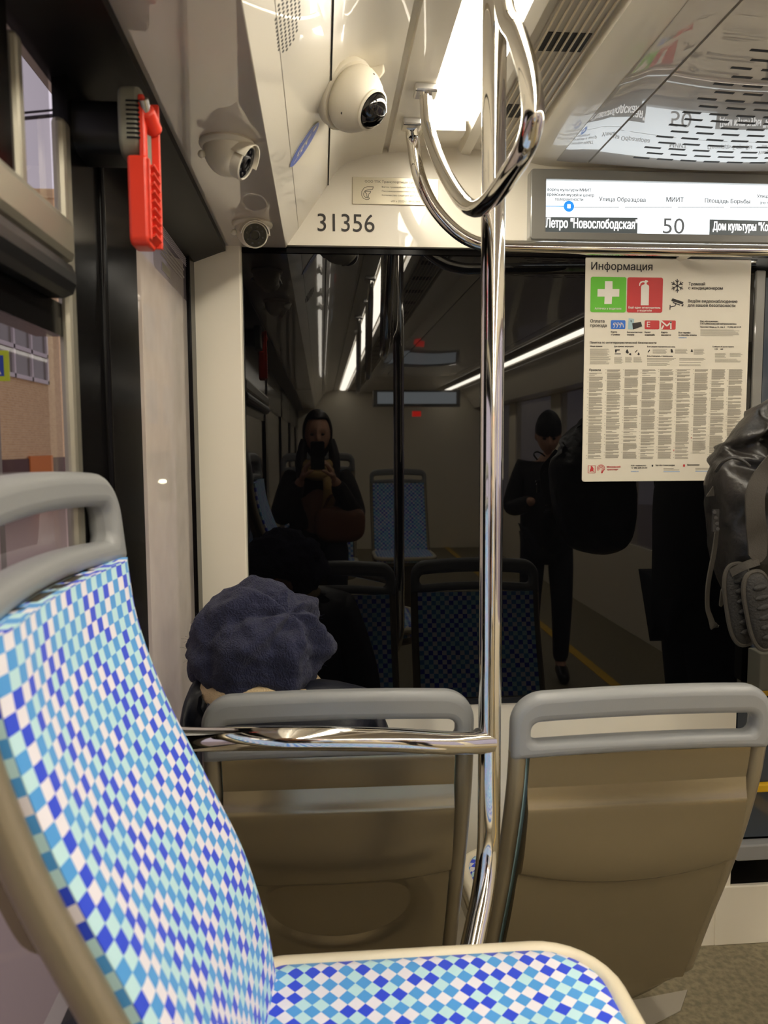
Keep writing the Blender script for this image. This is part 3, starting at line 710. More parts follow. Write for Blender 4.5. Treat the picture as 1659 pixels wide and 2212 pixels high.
for a in range(6):
    an = a*PI/3+PI/2; c_ = (888, 334); R_ = 56
    q = lambda r, d=0: pp(c_[0]+r*math.cos(an)+d*math.cos(an+PI/2), c_[1]-r*math.sin(an)-d*math.sin(an+PI/2))
    stroke(b, pp(*c_), q(R_), .0022, f1)
    for s_ in (1, -1): stroke(b, q(28), q(44, 15*s_), .0020, f1)
obj('snowflake_symbol', b, 'ink', t, smooth=False); b = nb()
poly(b, [pp(*q) for q in ((848, 436), (940, 466), (930, 486), (838, 458))], f1); poly(b, [pp(*q) for q in ((920, 496), (940, 480), (936, 500), (926, 504))], f1)
for a, c_ in (((880, 478), (866, 500)), ((866, 500), (828, 508)), ((828, 490), (826, 530)), ((850, 470), (910, 492))): stroke(b, pp(*a), pp(*c_), .0022, f1)
obj('camera_symbol', b, 'ink', t, smooth=False); b = nb()
for s, a, c_, y in (('Оплата', 172, 287, 636), ('проезда', 172, 305, 672), ('Памятка по антитеррористической безопасности', 168, 712, 810), ('Правила', 163, 255, 1036)):
    ptext(b, s, a, c_, y, f1)
obj('heading_lettering', b, 'ink', t, smooth=False)
b = nb()
for s, a, c_, y in (('Трамвай', 982, 1118, 330), ('с кондиционером', 980, 1266, 364), ('Ведём видеонаблюдение', 976, 1388, 472), ('для вашей безопасности', 974, 1370, 506), ('Карта', 340, 390, 720), ('«Тройка»', 340, 414, 741), ('Бесконтактная', 472, 596, 722), ('оплата', 472, 530, 742), ('Билет', 617, 666, 722), ('«Единый»', 617, 700, 743), ('Карта', 753, 804, 723), ('москвича', 753, 833, 744), ('Все тарифы', 897, 994, 725), ('и способы оплаты', 897, 1046, 745),
                    ('Вас обслуживает', 1078, 1228, 632), ('ГУП «Московский метрополитен»', 1078, 1380, 652), ('Проспект Мира, д. 41, стр. 2', 1078, 1282, 678), ('+7 (495) 622 34 39', 1300, 1418, 678), ('Общие правила', 168, 268, 836), ('Для приема запрещено', 366, 526, 838), ('Если увидели подозрительную вещь', 637, 868, 840), ('Если столкнулись с терроризмом', 636, 846, 918), ('Сообщите об угрозе теракта', 1178, 1356, 840), ('112', 1198, 1220, 862), ('102', 1246, 1266, 862), ('3210 с мобильного', 498, 622, 1838), ('+7 495 539-54-54', 498, 632, 1860), ('Чат-бот Александра', 700, 858, 1838), ('Приложение', 962, 1064, 1836)):
    ptext(b, s, a, c_, y, f1)
for pl in ([(372, 858), (412, 858), (412, 866), (388, 868), (384, 884), (374, 884)], [(370, 892), (420, 892), (420, 898), (370, 898)], [(470, 858), (476, 858), (486, 884), (478, 894), (462, 886), (460, 876)], [(486, 894), (504, 888), (506, 908), (490, 904)], [(536, 880), (552, 862), (556, 860), (556, 868), (540, 886)], [(556, 900), (566, 880), (576, 898), (568, 908)], [(640, 880), (656, 858), (660, 866), (648, 884)], [(830, 856), (844, 856), (852, 884), (832, 884)], [(996, 880), (1002, 858), (1010, 858), (1016, 880)], [(668, 1828), (682, 1828), (680, 1844), (670, 1844)]):
    poly(b, [pp(*q) for q in pl], f1)
obj('small_lettering', b, 'ink', t, smooth=False)
b = nb()
def tline(x0, x1, cy, hh=4.2):
    prect(b, x0, x1, cy, cy+hh, f1)
for (x0, x1, ya, yb) in ((168, 330, 852, 884), (168, 326, 890, 906), (168, 338, 916, 944), (168, 330, 952, 980), (366, 440, 922, 970), (456, 512, 922, 962), (524, 596, 922, 968), (682, 806, 856, 890), (866, 976, 856, 890), (1022, 1118, 856, 902), (636, 880, 930, 950), (636, 826, 958, 962), (636, 824, 974, 990), (902, 1150, 930, 950), (902, 1096, 966, 970), (900, 1108, 984, 998), (1198, 1300, 890, 922), (1322, 1430, 890, 918), (1198, 1430, 938, 966), (1078, 1406, 694, 742)):
    y = ya
    while y < yb+1: tline(x0, x1-R.uniform(0, (x1-x0)*.22), y, 3.4); y += 8
COL = [(163, 276), (308, 422), (452, 566), (596, 712), (742, 855), (885, 998), (1030, 1142), (1172, 1285), (1316, 1432)]
for ci, (cx0, cx1) in enumerate(COL):
    u0, u1 = uw(cx0, 1020)[0], uw(cx1, 1020)[0]
    y = 1024 if ci else 1052
    yend = (1776, 1770, 1776, 1776, 1772, 1776, 1730, 1770, 1690)[ci]
    while y < yend:
        n = R.choice((1, 2, 3, 3, 5, 8, 12))
        for k in range(n):
            if y > yend: break
            tt = (y-92)/1876; Lf, Rt = 140-40*tt, 1510-78*tt
            a = Lf+u0*(Rt-Lf); c_ = Lf+u1*(Rt-Lf)
            e_ = c_-R.uniform(0, .10)*(c_-a) if k < n-1 else a+(c_-a)*R.uniform(.3, .9)
            if k == 0 and n > 1: prect(b, a-14, a-6, y, y+3.6, f1)
            tline(a, e_, y, 4.6); y += 7.4
        y += R.choice((3, 5, 9))
obj('rules_text', b, 'ink_grey', t, smooth=False)
b = nb(); prect(b, 340, 458, 616, 690, f1, .003); c_ = obj('blue_card', b, 'bluep', t, smooth=False)
b = nb()
for k in range(3):
    x = 358+k*25
    for a, e in (((x+6, 640), (x, 656)), ((x, 656), (x+16, 652)), ((x+20, 636), (x+4, 680)), ((x+6, 640), (x+20, 638))): stroke(b, pp(*a), pp(*e), .0014, f2)
for a, e in (((424, 640), (438, 650)), ((438, 650), (442, 676))): stroke(b, pp(*a), pp(*e), .0016, f2)
obj('card_mark', b, 'white', c_, smooth=False)
b = nb(); poly(b, [pp(*q) for q in ((486, 600), (531, 606), (524, 694), (478, 690))], f1); obj('phone_picture', b, 'cyan', t, smooth=False)
b = nb(); poly(b, [pp(*q) for q in ((514, 642), (586, 630), (596, 668), (520, 694))], f2); poly(b, [pp(*q) for q in ((498, 622), (508, 616), (508, 636))], f2); obj('card_picture', b, 'ink', t, smooth=False)
b = nb(); prect(b, 618, 737, 618, 692, f1, .003); c_ = obj('red_card', b, 'redp', t, smooth=False)
b = nb(); ptext(b, 'Е', 634, 660, 674, f2); obj('card_mark', b, 'white', c_, smooth=False)
b = nb(); prect(b, 754, 872, 618, 694, f1, .003); c_ = obj('red_card', b, 'redp', t, smooth=False)
b = nb()
for a, e in (((754, 624), (800, 664)), ((800, 664), (838, 628)), ((832, 628), (832, 690)), ((756, 690), (772, 660))): stroke(b, pp(*a), pp(*e), .0036, f2)
obj('card_mark', b, 'white', c_, smooth=False)
b = nb()
prect(b, 148, 208, 1830, 1833, f1); prect(b, 148, 208, 1892, 1895, f1); prect(b, 148, 151, 1830, 1895, f1); prect(b, 205, 208, 1830, 1895, f1)
poly(b, [pp(*q) for q in ((160, 1886), (166, 1862), (172, 1850), (168, 1840), (180, 1834), (188, 1846), (196, 1862), (190, 1868), (198, 1886), (182, 1878))], f1)
for r0 in (30, 20, 10):
    for k in range(14):
        a0, a1 = math.radians(-30+k*18), math.radians(-30+(k+1)*18)
        stroke(b, pp(254+r0*math.cos(a0), 1856-r0*math.sin(a0)), pp(254+r0*math.cos(a1), 1856-r0*math.sin(a1)), .0014, f1)
    stroke(b, pp(254+r0*.9, 1864), pp(254+r0*.3, 1896), .0014, f1)
ptext(b, 'Московский', 302, 412, 1850, f1); ptext(b, 'транспорт', 302, 394, 1872, f1)
prect(b, 928, 944, 1826, 1846, f1, .001); prect(b, 1204, 1220, 1826, 1846, f1, .001)
for q in ((998, 1600), (852, 1704)): prect(b, q[0]-4, q[0]+4, q[1]-4, q[1]+4, f1)
obj('red_emblems', b, 'redp', t, smooth=False)
b = nb(); ptext(b, 't.mos.ru', 897, 962, 765, f1); ptext(b, 't.mos.ru', 498, 560, 1888, f1); prect(b, 766, 900, 1884, 1890, f1); prect(b, 1030, 1184, 1882, 1888, f1); obj('links', b, 'link', t, smooth=False)
b = nb()
for a, c_, y in ((766, 850, 1858), (766, 896, 1870), (1030, 1160, 1858), (1030, 1178, 1870)): prect(b, a, c_, y, y+5, f1)
obj('footer_text', b, 'ink_grey', t, smooth=False)

# ================================================================== EMERGENCY HAMMER, WINDOW STICKER
xw = XL+.006
hy = .925
xo = PY(300, 250, hy).x                      # outer face of the holder
t = thing('emergency_hammer', 'red emergency window hammer in a grey holder on the black pillar', 'emergency hammer', (xw, hy+.03, HC+.38))
zt_, zb_ = PY(275, 172, hy).z, PY(275, 330, hy).z
xi = PY(252, 250, hy).x; yo = PX(331, 250, xo).y
b = nb(); prism(b, rrect(hy, yo, zb_, zt_, .020), lambda y, z: Vector((xi, y, z)), lambda y, z: Vector((xo, y, z))); ho = obj('holder', b, 'holder', t, bevel=.005, seg=3)
b = nb(); prism(b, rrect(hy+.012, yo+.01, zb_+.008, zt_-.012, .020), lambda y, z: Vector((xw-.002, y, z)), lambda y, z: Vector((xi, y, z))); obj('back_plate', b, 'black_satin', t)
b = nb()
for k in range(9):
    z = zb_+.016+k*.0050
    box(b, xo-.014, xo+.0008, hy-.0008, hy+.03, z, z+.0019)
obj('holder_ribs', b, 'black_satin', ho, smooth=False)
ya = hy-.010
xa_, xb_ = PY(276, 430, ya).x, PY(319, 430, ya).x
yb = PX(336, 430, xb_).y
z0, z1 = PY(300, 527, ya).z, PY(300, 333, ya).z
b = nb(); prism(b, rrect(ya, yb, z0, z1, (.004, .004, .010, .010)), lambda y, z: Vector((xa_, y, z)), lambda y, z: Vector((xb_, y, z)))
hd = obj('handle', b, 'red', t, bevel=.0035, seg=3)
b = nb(); n = 9; gx = xb_+.0075; pit = (z1-z0-.012)/n
for k in range(n):
    z = z0+.004+pit*k
    prism(b, [(xb_-.001, z+pit*.15), (gx, z+pit*.75), (gx, z+pit*1.0), (xb_-.001, z+pit*.62)], lambda x, zz: Vector((x, ya+.004, zz)), lambda x, zz: Vector((x, yb-.002, zz)))
box(b, xb_-.002, gx, yb-.006, yb, z0+.004, z1+.070); box(b, xb_-.002, xb_+.003, ya+.002, ya+.007, z0+.006, z1-.003)
obj('grip_ribs', b, 'red', hd, smooth=False, bevel=.001)
b = nb(); box(b, xb_-.010, xb_-.003, hy+.000, hy+.014, z1-.01, z1+.070); obj('shaft', b, 'red', t, smooth=False, bevel=.002)
b = nb(); tube(b, [tuple(PY(315, 238, hy+.004)), tuple(PY(334, 284, hy+.03))], .0095, 18); obj('hammer_head', b, 'red', t, bevel=.002)
b = nb(); tube(b, [tuple(PY(310, 214, hy-.002)), tuple(PY(316, 240, hy+.006))], .0055, 14); obj('steel_tip', b, 'chrome_dull', t)

# printed sticker on the far window
xs = XL-.0045
def onw(u, v): p = PX(u, v, xs); return (p.y, p.z)
fw = lambda y, z: Vector((xs, y, z))
st = thing('window_sticker', 'pale printed sticker at the top of the far side window', 'sticker', (xs, 1.7, HC+.4))
b = nb(); y0s, y1s = onw(330, 500)[0], 1.750
prism(b, rrect(y0s, y1s, HC+.315, HC+.410, (.0, .0, .012, .0)), lambda y, z: Vector((xs-.0006, y, z)), fw)
M['film'] = pane_mat('clear_film', 1.0, (.84, .83, .84, 1)); obj('film', b, 'film', st, smooth=False)
b = nb(); f = lambda y, z: Vector((xs+.0006, y, z))
for k in range(5): poly(b, [(y0s, HC+.407-k*.004), (y1s, HC+.407-k*.004), (y1s, HC+.4057-k*.004), (y0s, HC+.4057-k*.004)], f)
obj('printed_lines', b, 'frame_white', st, smooth=False)
b = nb()
for k in range(4): poly(b, [(y0s+.06, HC+.378-k*.008), (y1s-.03-.03*(k % 2), HC+.378-k*.008), (y1s-.03-.03*(k % 2), HC+.374-k*.008), (y0s+.06, HC+.374-k*.008)], f)
poly(b, [(y0s+.07, HC+.340), (y0s+.15, HC+.340), (y0s+.15, HC+.324), (y0s+.07, HC+.324)], f)
obj('printed_text', b, 'ink_grey', st, smooth=False)

# ================================================================== SEATS
def lerp(a, c, t_): return a+(c-a)*t_
def make_seat(label, W, prof, hz, cush, floorz, dish=False, group=None, fab='check', trimm='trim', cin=0.):
    """local frame: front is +Y, width along X, origin on the floor under the backrest"""
    t = thing('tram_seat', label, 'seat', (0, 0, 0), group)
    P = catmull([(0, y, z) for y, z in prof], 10); w2 = W/2
    s = [0]
    for a, c in zip(P[:-1], P[1:]): s.append(s[-1]+(c-a).length)
    N = len(P); nx = 20
    nrm = []
    for i in range(N):
        d = P[min(i+1, N-1)]-P[max(i-1, 0)]; nrm.append(Vector((0, d.z, -d.y)).normalized())
    # fabric covered backrest (front)
    wf = w2-.022
    b = nb(); uvl = b.loops.layers.uv.new('UVMap')
    def pt(i, x, off):
        q = (x/wf)
        z_edge = 0
        return P[i] + Vector((x, 0, 0)) + nrm[i]*(off + .016*q*q - .010*max(0, abs(q)-.86)/.14)
    F = [[b.verts.new(pt(i, lerp(-wf, wf, j/nx), 0)) for j in range(nx+1)] for i in range(N)]
    G = [[b.verts.new(pt(i, lerp(-wf, wf, j/nx), -.020)) for j in range(nx+1)] for i in range(N)]
    def quad(vs, uvs):
        f = b.faces.new(vs)
        for l, uv in zip(f.loops, uvs): l[uvl].uv = (uv[0]*K, uv[1]*K)
    for i in range(N-1):
        for j in range(nx):
            u0, u1 = lerp(-wf, wf, j/nx), lerp(-wf, wf, (j+1)/nx)
            uv = [(u0, s[i]), (u1, s[i]), (u1, s[i+1]), (u0, s[i+1])]
            quad((F[i][j], F[i][j+1], F[i+1][j+1], F[i+1][j]), uv)
            quad((G[i][j], G[i+1][j], G[i+1][j+1], G[i][j+1]), [(0, 0)]*4)
        for j, u in ((0, -wf), (nx, wf)):
            vs = (F[i][j], F[i+1][j], G[i+1][j], G[i][j]); quad(vs, [(u, s[i]), (u, s[i+1]), (u+.02, s[i+1]), (u+.02, s[i])])
    for i, sg in ((0, 0), (N-1, s[-1])):
        for j in range(nx):
            quad((F[i][j], F[i][j+1], G[i][j+1], G[i][j]), [(lerp(-wf, wf, j/nx), sg)]*2+[(lerp(-wf, wf, (j+1)/nx), sg+.02)]*2)
    obj('backrest_cushion', b, fab, t, ang=60)
    # moulded rear shell
    ws = w2-.030
    b = nb(); ny = 34; A = []; Bk = []
    for i in range(N*2-1):
        ii = i/2; a = int(ii); c = min(a+1, N-1); fr = ii-a
        p = P[a]*(1-fr)+P[c]*fr; n_ = (nrm[a]*(1-fr)+nrm[c]*fr).normalized()
        ra, rb = [], []
        top_ = P[-1].z; rel = (p.z-P[0].z)/(top_-P[0].z)
        for j in range(ny+1):
            x = lerp(-ws, ws, j/ny); q = x/ws
            o = -.040
            smile = .555+.05*q*q if not dish else .56+.03*(q-.2)**2+.02*q
            o -= .016*(1-q*q*.55)*math.exp(-((rel-smile-.10)/.13)**2)            # padded bulge
            o -= .006*math.tanh((rel-smile)/.012)*math.exp(-((rel-smile)/.12)**2)  # its lower lip
            o += .030*max(0, rel-.84)/.16 + .004*(1/(1+math.exp(-(rel-.845-.01*q*q)/.008)))   # top band leaning forward
            if dish:
                rr = math.hypot((q+.02)/.70, (rel-.44)/.19)
                o += .024*(1-1/(1+math.exp(-(rr-1)/.07)))*(1/(1+math.exp((rel-.52)/.03)))
            zc = .03*(1-q*q) if rel < .001 else 0
            ra.append(b.verts.new(p+Vector((x, 0, 0))+n_*o)); rb.append(b.verts.new(p+Vector((x, 0, 0))+n_*(-.0255)))
        A.append(ra); Bk.append(rb)
    lo = []
    for i in range(len(A)-1):
        for j in range(ny):
            b.faces.new((A[i][j], A[i+1][j], A[i+1][j+1], A[i][j+1])); b.faces.new((Bk[i][j], Bk[i][j+1], Bk[i+1][j+1], Bk[i+1][j]))
        for j in (0, ny): b.faces.new((A[i][j], Bk[i][j], Bk[i+1][j], A[i+1][j]))
    for i in (0, -1):
        for j in range(ny): b.faces.new((A[i][j], A[i][j+1], Bk[i][j+1], Bk[i][j]))
    # rounded lower lip of the shell, curving under the seat pan
    L1 = []
    for j in range(ny+1):
        x = lerp(-ws, ws, j/ny); q = x/ws; p = A[0][j].co.copy()
        L1.append([b.verts.new(p+Vector((0, dy, dz*(1-q*q*.92)))) for dy, dz in ((.008, -.035), (.018, -.066), (.038, -.088), (.085, -.098))])
    for j in range(ny):
        b.faces.new((A[0][j], A[0][j+1], L1[j+1][0], L1[j][0]))
        for k in range(3): b.faces.new((L1[j][k], L1[j+1][k], L1[j+1][k+1], L1[j][k+1]))
    obj('rear_shell', b, 'shell', t, ang=60)
    # frame tubes up both sides
    zb, sl0, sl1, zt_ = hz
    for sx in (-1, 1):
        pts = [P[0]+Vector((sx*(w2-.018), .020, -.040))] + [P[i]+Vector((sx*(w2-.013), 0, 0))+nrm[i]*-.014 for i in range(0, N, 3)]
        pts = [p for p in pts if p.z < zb+.004] + [Vector((sx*(w2-.013), pts[-1].y, zb+.012))]
        b = nb(); tube(b, catmull(pts, 4), .0145, 16); obj('side_tube', b, 'tube', t)
    # moulded grab handle on top
    yh = P[-1].y-.012
    def arch(x): return .010*(1-(x/w2)**2)
    po = rrect(-w2, w2, zb, zt_, (.048, .048, .006, .006), 10); pi_ = rrect(-w2+.030, w2-.030, sl0, sl1, .014, 10)
    # straight segments get extra points so the arch shows
    def dens(Q, nn=10):
        out = []
        for k, a in enumerate(Q):
            c = Q[(k+1) % len(Q)]; m_ = nn if math.dist(a, c) > .1 else 1
            out += [(lerp(a[0], c[0], i/m_), lerp(a[1], c[1], i/m_)) for i in range(m_)]
        return out
    po = dens(po); pi_ = dens(pi_)
    n_ = min(len(po), len(pi_)); assert len(po) == len(pi_), (len(po), len(pi_))
    crv = lambda x: -.014*(1-(x/w2)**2)
    lean = lambda z: -.10*(z-zb)
    b = nb(); ring_prism(b, po, pi_, lambda x, z: Vector((x, yh+.016+crv(x)+lean(z), z+arch(x))), lambda x, z: Vector((x, yh-.020+crv(x)+lean(z), z+arch(x))))
    obj('handle', b, 'grey_plastic', t, ang=60, bevel=.013, seg=4)
    # seat cushion with a rim
    y0, y1, zc = cush
    rim = rrect(-w2+.008+cin, w2-.008-cin, y0, y1, (.085, .085, .03, .03), 8)
    b = nb(); uvl = b.loops.layers.uv.new('UVMap')
    rin = rrect(-w2+.016+cin, w2-.016-cin, y0+.004, y1-.008, (.08, .08, .026, .026), 8)
    rings = [[b.verts.new((x*k, lerp((y0+y1)/2, y, k), zc+dz)) for x, y in rin] for k, dz in ((1, -.04), (1, -.010), (.975, .0), (.9, .004), (.6, -.002), (.25, -.006))]
    cc = b.verts.new((0, (y0+y1)/2, zc-.007)); m_ = len(rin)
    fs = []
    for r0_, r1_ in zip(rings[:-1], rings[1:]):
        for k in range(m_): fs.append(b.faces.new((r0_[k], r0_[(k+1) % m_], r1_[(k+1) % m_], r1_[k])))
    for k in range(m_): fs.append(b.faces.new((rings[-1][k], rings[-1][(k+1) % m_], cc)))
    fs.append(b.faces.new(rings[0][::-1])); c45 = math.cos(PI/4)
    for f in fs:
        for l in f.loops:
            x, y = l.vert.co.x, l.vert.co.y; l[uvl].uv = ((x-y)*c45*K+.005, (x+y)*c45*K)
    obj('seat_cushion', b, fab, t, ang=60)
    b = nb(); tube(b, [(x, y, zc-.012) for x, y in rim], .0135, 12, closed=True, flat=1.0); obj('cushion_rim', b, trimm, t)
    b = nb(); prism(b, rrect(-w2+.02, w2-.02, y0, y1-.02, .06), lambda x, y: Vector((x, y, zc-.07)), lambda x, y: Vector((x, y, zc-.02))); obj('seat_pan', b, 'shell', t, bevel=.01)
    b = nb(); yc = (y0+y1)/2
    prism(b, rrect(-.06, .06, yc-.05, yc+.05, .015), lambda x, y: Vector((x, y, floorz+.012)), lambda x, y: Vector((x*1.25, y*1.0, zc-.068))); prism(b, rrect(-.11, .11, yc-.09, yc+.09, .02), lambda x, y: Vector((x, y, floorz)), lambda x, y: Vector((x, y, floorz+.012)))
    obj('pedestal', b, 'bronze', t, bevel=.003)
    return t
GR = 'blue checked tram seats'
FRONT = [(.0, .300), (-.020, .345), (-.057, .430), (-.115, .555), (-.160, .665), (-.192, .76), (-.204, .815), (-.206, .828)]
FH = (.821, .848, .881, .928)
YB = 1.395
def seat_front(label, u0, u1, dY, dish):
    s_ = make_seat(label, .432, FRONT, FH, (-.005, .37, .345), 0, dish, GR, cin=.03)
    xm = (PY(u0, 1560, 1.172+dY).x+PY(u1, 1560, 1.172+dY).x)/2
    s_.location = Vector((xm, YB+dY, 0))*K; return s_
seat_fl = seat_front('left front seat seen from behind, navy hat rising above it', 443, 1024, .025, True)
seat_fr = seat_front('right front seat seen from behind, empty, beside the chrome pole', 1090, 1654, .0, False)
seat_fl.rotation_euler.z = math.radians(-1.0); seat_fr.rotation_euler.z = math.radians(1.5)
NEAR = [(.010, .615), (.0, .654), (-.010, .719), (-.035, .808), (-.074, .897), (-.124, 1.008), (-.155, 1.103), (-.165, 1.170), (-.166, 1.186)]
near = make_seat('blurred sideways seat close to us showing its bright blue checked front', .432, NEAR, (1.178, 1.204, 1.246, 1.285), (-.012, .432, .652), .2, False, GR)
near.rotation_euler.z = -PI/2; near.location = Vector((-.075, .750, 0))*K
def seat_back(label, x, y, up):
    s_ = make_seat(label, .432, [(a, c+up) for a, c in FRONT], tuple(q+up for q in FH), (-.005, .37, .345+up), .2 if x < .3 else 0, False, GR)
    s_.location = Vector((x, y, 0))*K; return s_
seat_back('seat under the woman with the phone, mirrored in the glass', -.02, -.62, .34)
seat_back('empty aisle-side seat mirrored in the glass right of the woman', .58, -1.9, .2)

# ================================================================== PEOPLE
def skin_bm(V, E, levels=2, voxel=0, extra=()):
    """continuous surface grown over a skeleton; V: {name: (x, y, z, r)}"""
    names = list(V); me = bpy.data.meshes.new('sk')
    me.from_pydata([V[n][:3] for n in names], [(names.index(a), names.index(c)) for a, c in E], [])
    o = bpy.data.objects.new('sk', me); C.objects.link(o)
    o.modifiers.new('s', 'SKIN')
    if not me.skin_vertices:
        bpy.context.view_layer.objects.active = o
    for n, sv in zip(names, me.skin_vertices[0].data):
        sv.radius = (V[n][3], V[n][3]); sv.use_root = (n == names[0])
    if levels:
        s = o.modifiers.new('u', 'SUBSURF'); s.levels = levels
    r = bpy.data.meshes.new_from_object(o.evaluated_get(bpy.context.evaluated_depsgraph_get()))
    bpy.data.objects.remove(o)
    b = nb(); b.from_mesh(r); bpy.data.meshes.remove(r); return b
def fuse(bms, voxel):
    """one continuous body out of overlapping closed surfaces"""
    b = nb()
    for x in bms:
        me = bpy.data.meshes.new('p'); x.to_mesh(me); x.free(); b.from_mesh(me); bpy.data.meshes.remove(me)
    me = bpy.data.meshes.new('p'); b.to_mesh(me); b.free()
    o = bpy.data.objects.new('p', me); C.objects.link(o)
    m = o.modifiers.new('r', 'REMESH'); m.mode = 'VOXEL'; m.voxel_size = voxel; m.use_smooth_shade = True
    s = o.modifiers.new('s', 'SMOOTH'); s.iterations = 2; s.factor = .4
    r = bpy.data.meshes.new_from_object(o.evaluated_get(bpy.context.evaluated_depsgraph_get()))
    bpy.data.objects.remove(o); out = nb(); out.from_mesh(r); bpy.data.meshes.remove(r); return out
def head_bm(c, rot):
    b = nb()
    def f(p):
        x, y, z = p.x*.073, p.y*.092, p.z*.115
        if p.z < 0: x *= 1-.30*p.z*p.z; y = y*(1-.12*p.z*p.z)+(.012*-p.z)
        fr = max(0, p.y)
        g = lambda cx, cz, s: math.exp(-(((p.x-cx)/s)**2+((p.z-cz)/s)**2))
        y += fr*(.022*math.exp(-((p.x/.16)**2+((p.z+.16)/.20)**2)) + .010*math.exp(-((p.x/.10)**2+((p.z-.05)/.25)**2)))
        y -= fr*.010*(g(-.40, .06, .20)+g(.40, .06, .20))
        y += fr*(.006*math.exp(-((p.x/.28)**2+((p.z+.50)/.07)**2)) - .003*math.exp(-((p.x/.25)**2+((p.z+.57)/.03)**2)) + .008*math.exp(-((p.x/.25)**2+((p.z+.82)/.14)**2)))
        y += fr*.005*math.exp(-((p.z-.27)/.12)**2)
        return Vector((x, y, z))
    ellipsoid(b, c, 0, 0, 0, 48, 36, rot, f)
    for s in (-1, 1): ellipsoid(b, c+rot @ Vector((s*.074, -.008, -.005)), .010, .017, .031, 12, 8, rot)
    return b
def hand_bms(w, d, n, side, s=1.0, curl=.55):
    """palm and five fingers at wrist w, pointing along d, palm facing n; side=+1 puts the thumb on d x n"""
    w, d, n = Vector(w), Vector(d).normalized(), Vector(n); n = (n-d*n.dot(d)).normalized(); t = d.cross(n)*side
    L = []
    def chain(P, r):
        V = {str(i): (*p, rr) for i, (p, rr) in enumerate(zip(P, r))}
        L.append(skin_bm(V, [(str(i), str(i+1)) for i in range(len(P)-1)], 1))
    for k in range(4):
        off = (1.5-k)*.020*s
        chain([w-d*.01, w+d*.04*s+t*off*.8, w+d*.085*s+t*off], [.020*s, .016*s, .0125*s])
    for k, ln in enumerate((.068, .076, .070, .055)):
        off = (1.5-k)*.0205*s; p = w+d*.075*s+t*off; P = [p]; a = 0
        for q, fr in enumerate((.30, .40, .30)):
            a += curl*(.55 if q == 0 else .9); p = p+(d*math.cos(a)+n*math.sin(a))*ln*s*fr*1.15; P.append(p)
        chain(P, [.0105*s, .0098*s, .009*s, .0078*s])
    p = w+d*.025*s+t*.024*s
    chain([p, p+(d*.5+t*.75+n*.25).normalized()*.042*s, p+(d*.5+t*.75+n*.25).normalized()*.042*s+(d*.85+t*.2+n*.45).normalized()*.034*s, p+(d*.5+t*.75+n*.25).normalized()*.042*s+(d*.8+t*.0+n*.6).normalized()*.060*s], [.015*s, .0125*s, .0105*s, .0085*s])
    return L
SIT = dict(pelvis=(0, 0, 0, .125), belly=(0, .01, .14, .118), chest=(0, -.01, .32, .132), neckb=(0, -.02, .46, .058), neck=(0, -.005, .54, .05),
           shl=(-.16, -.01, .42, .062), ell=(-.21, .05, .17, .045), wrl=(-.08, .27, .12, .030), shr=(.16, -.01, .42, .062), elr=(.21, .05, .17, .045), wrr=(.08, .27, .12, .030),
           hil=(-.08, .03, -.01, .085), knl=(-.10, .40, .02, .058), anl=(-.10, .41, -.38, .038), tol=(-.10, .54, -.42, .03), hir=(.08, .03, -.01, .085), knr=(.10, .40, .02, .058), anr=(.10, .41, -.38, .038), tor=(.10, .54, -.42, .03))
STAND = dict(SIT, hil=(-.085, .0, -.04, .085), knl=(-.10, .03, -.44, .058), anl=(-.10, .0, -.84, .038), tol=(-.11, .13, -.89, .03), hir=(.085, .0, -.04, .085), knr=(.10, .03, -.44, .058), anr=(.10, .0, -.84, .038), tor=(.11, .13, -.89, .03))
BODY_E = [('pelvis', 'belly'), ('belly', 'chest'), ('chest', 'neckb'), ('neckb', 'neck')] + [(a, c) for s in 'lr' for a, c in (('chest', 'sh'+s), ('sh'+s, 'el'+s), ('el'+s, 'wr'+s), ('pelvis', 'hi'+s), ('hi'+s, 'kn'+s), ('kn'+s, 'an'+s), ('an'+s, 'to'+s))]
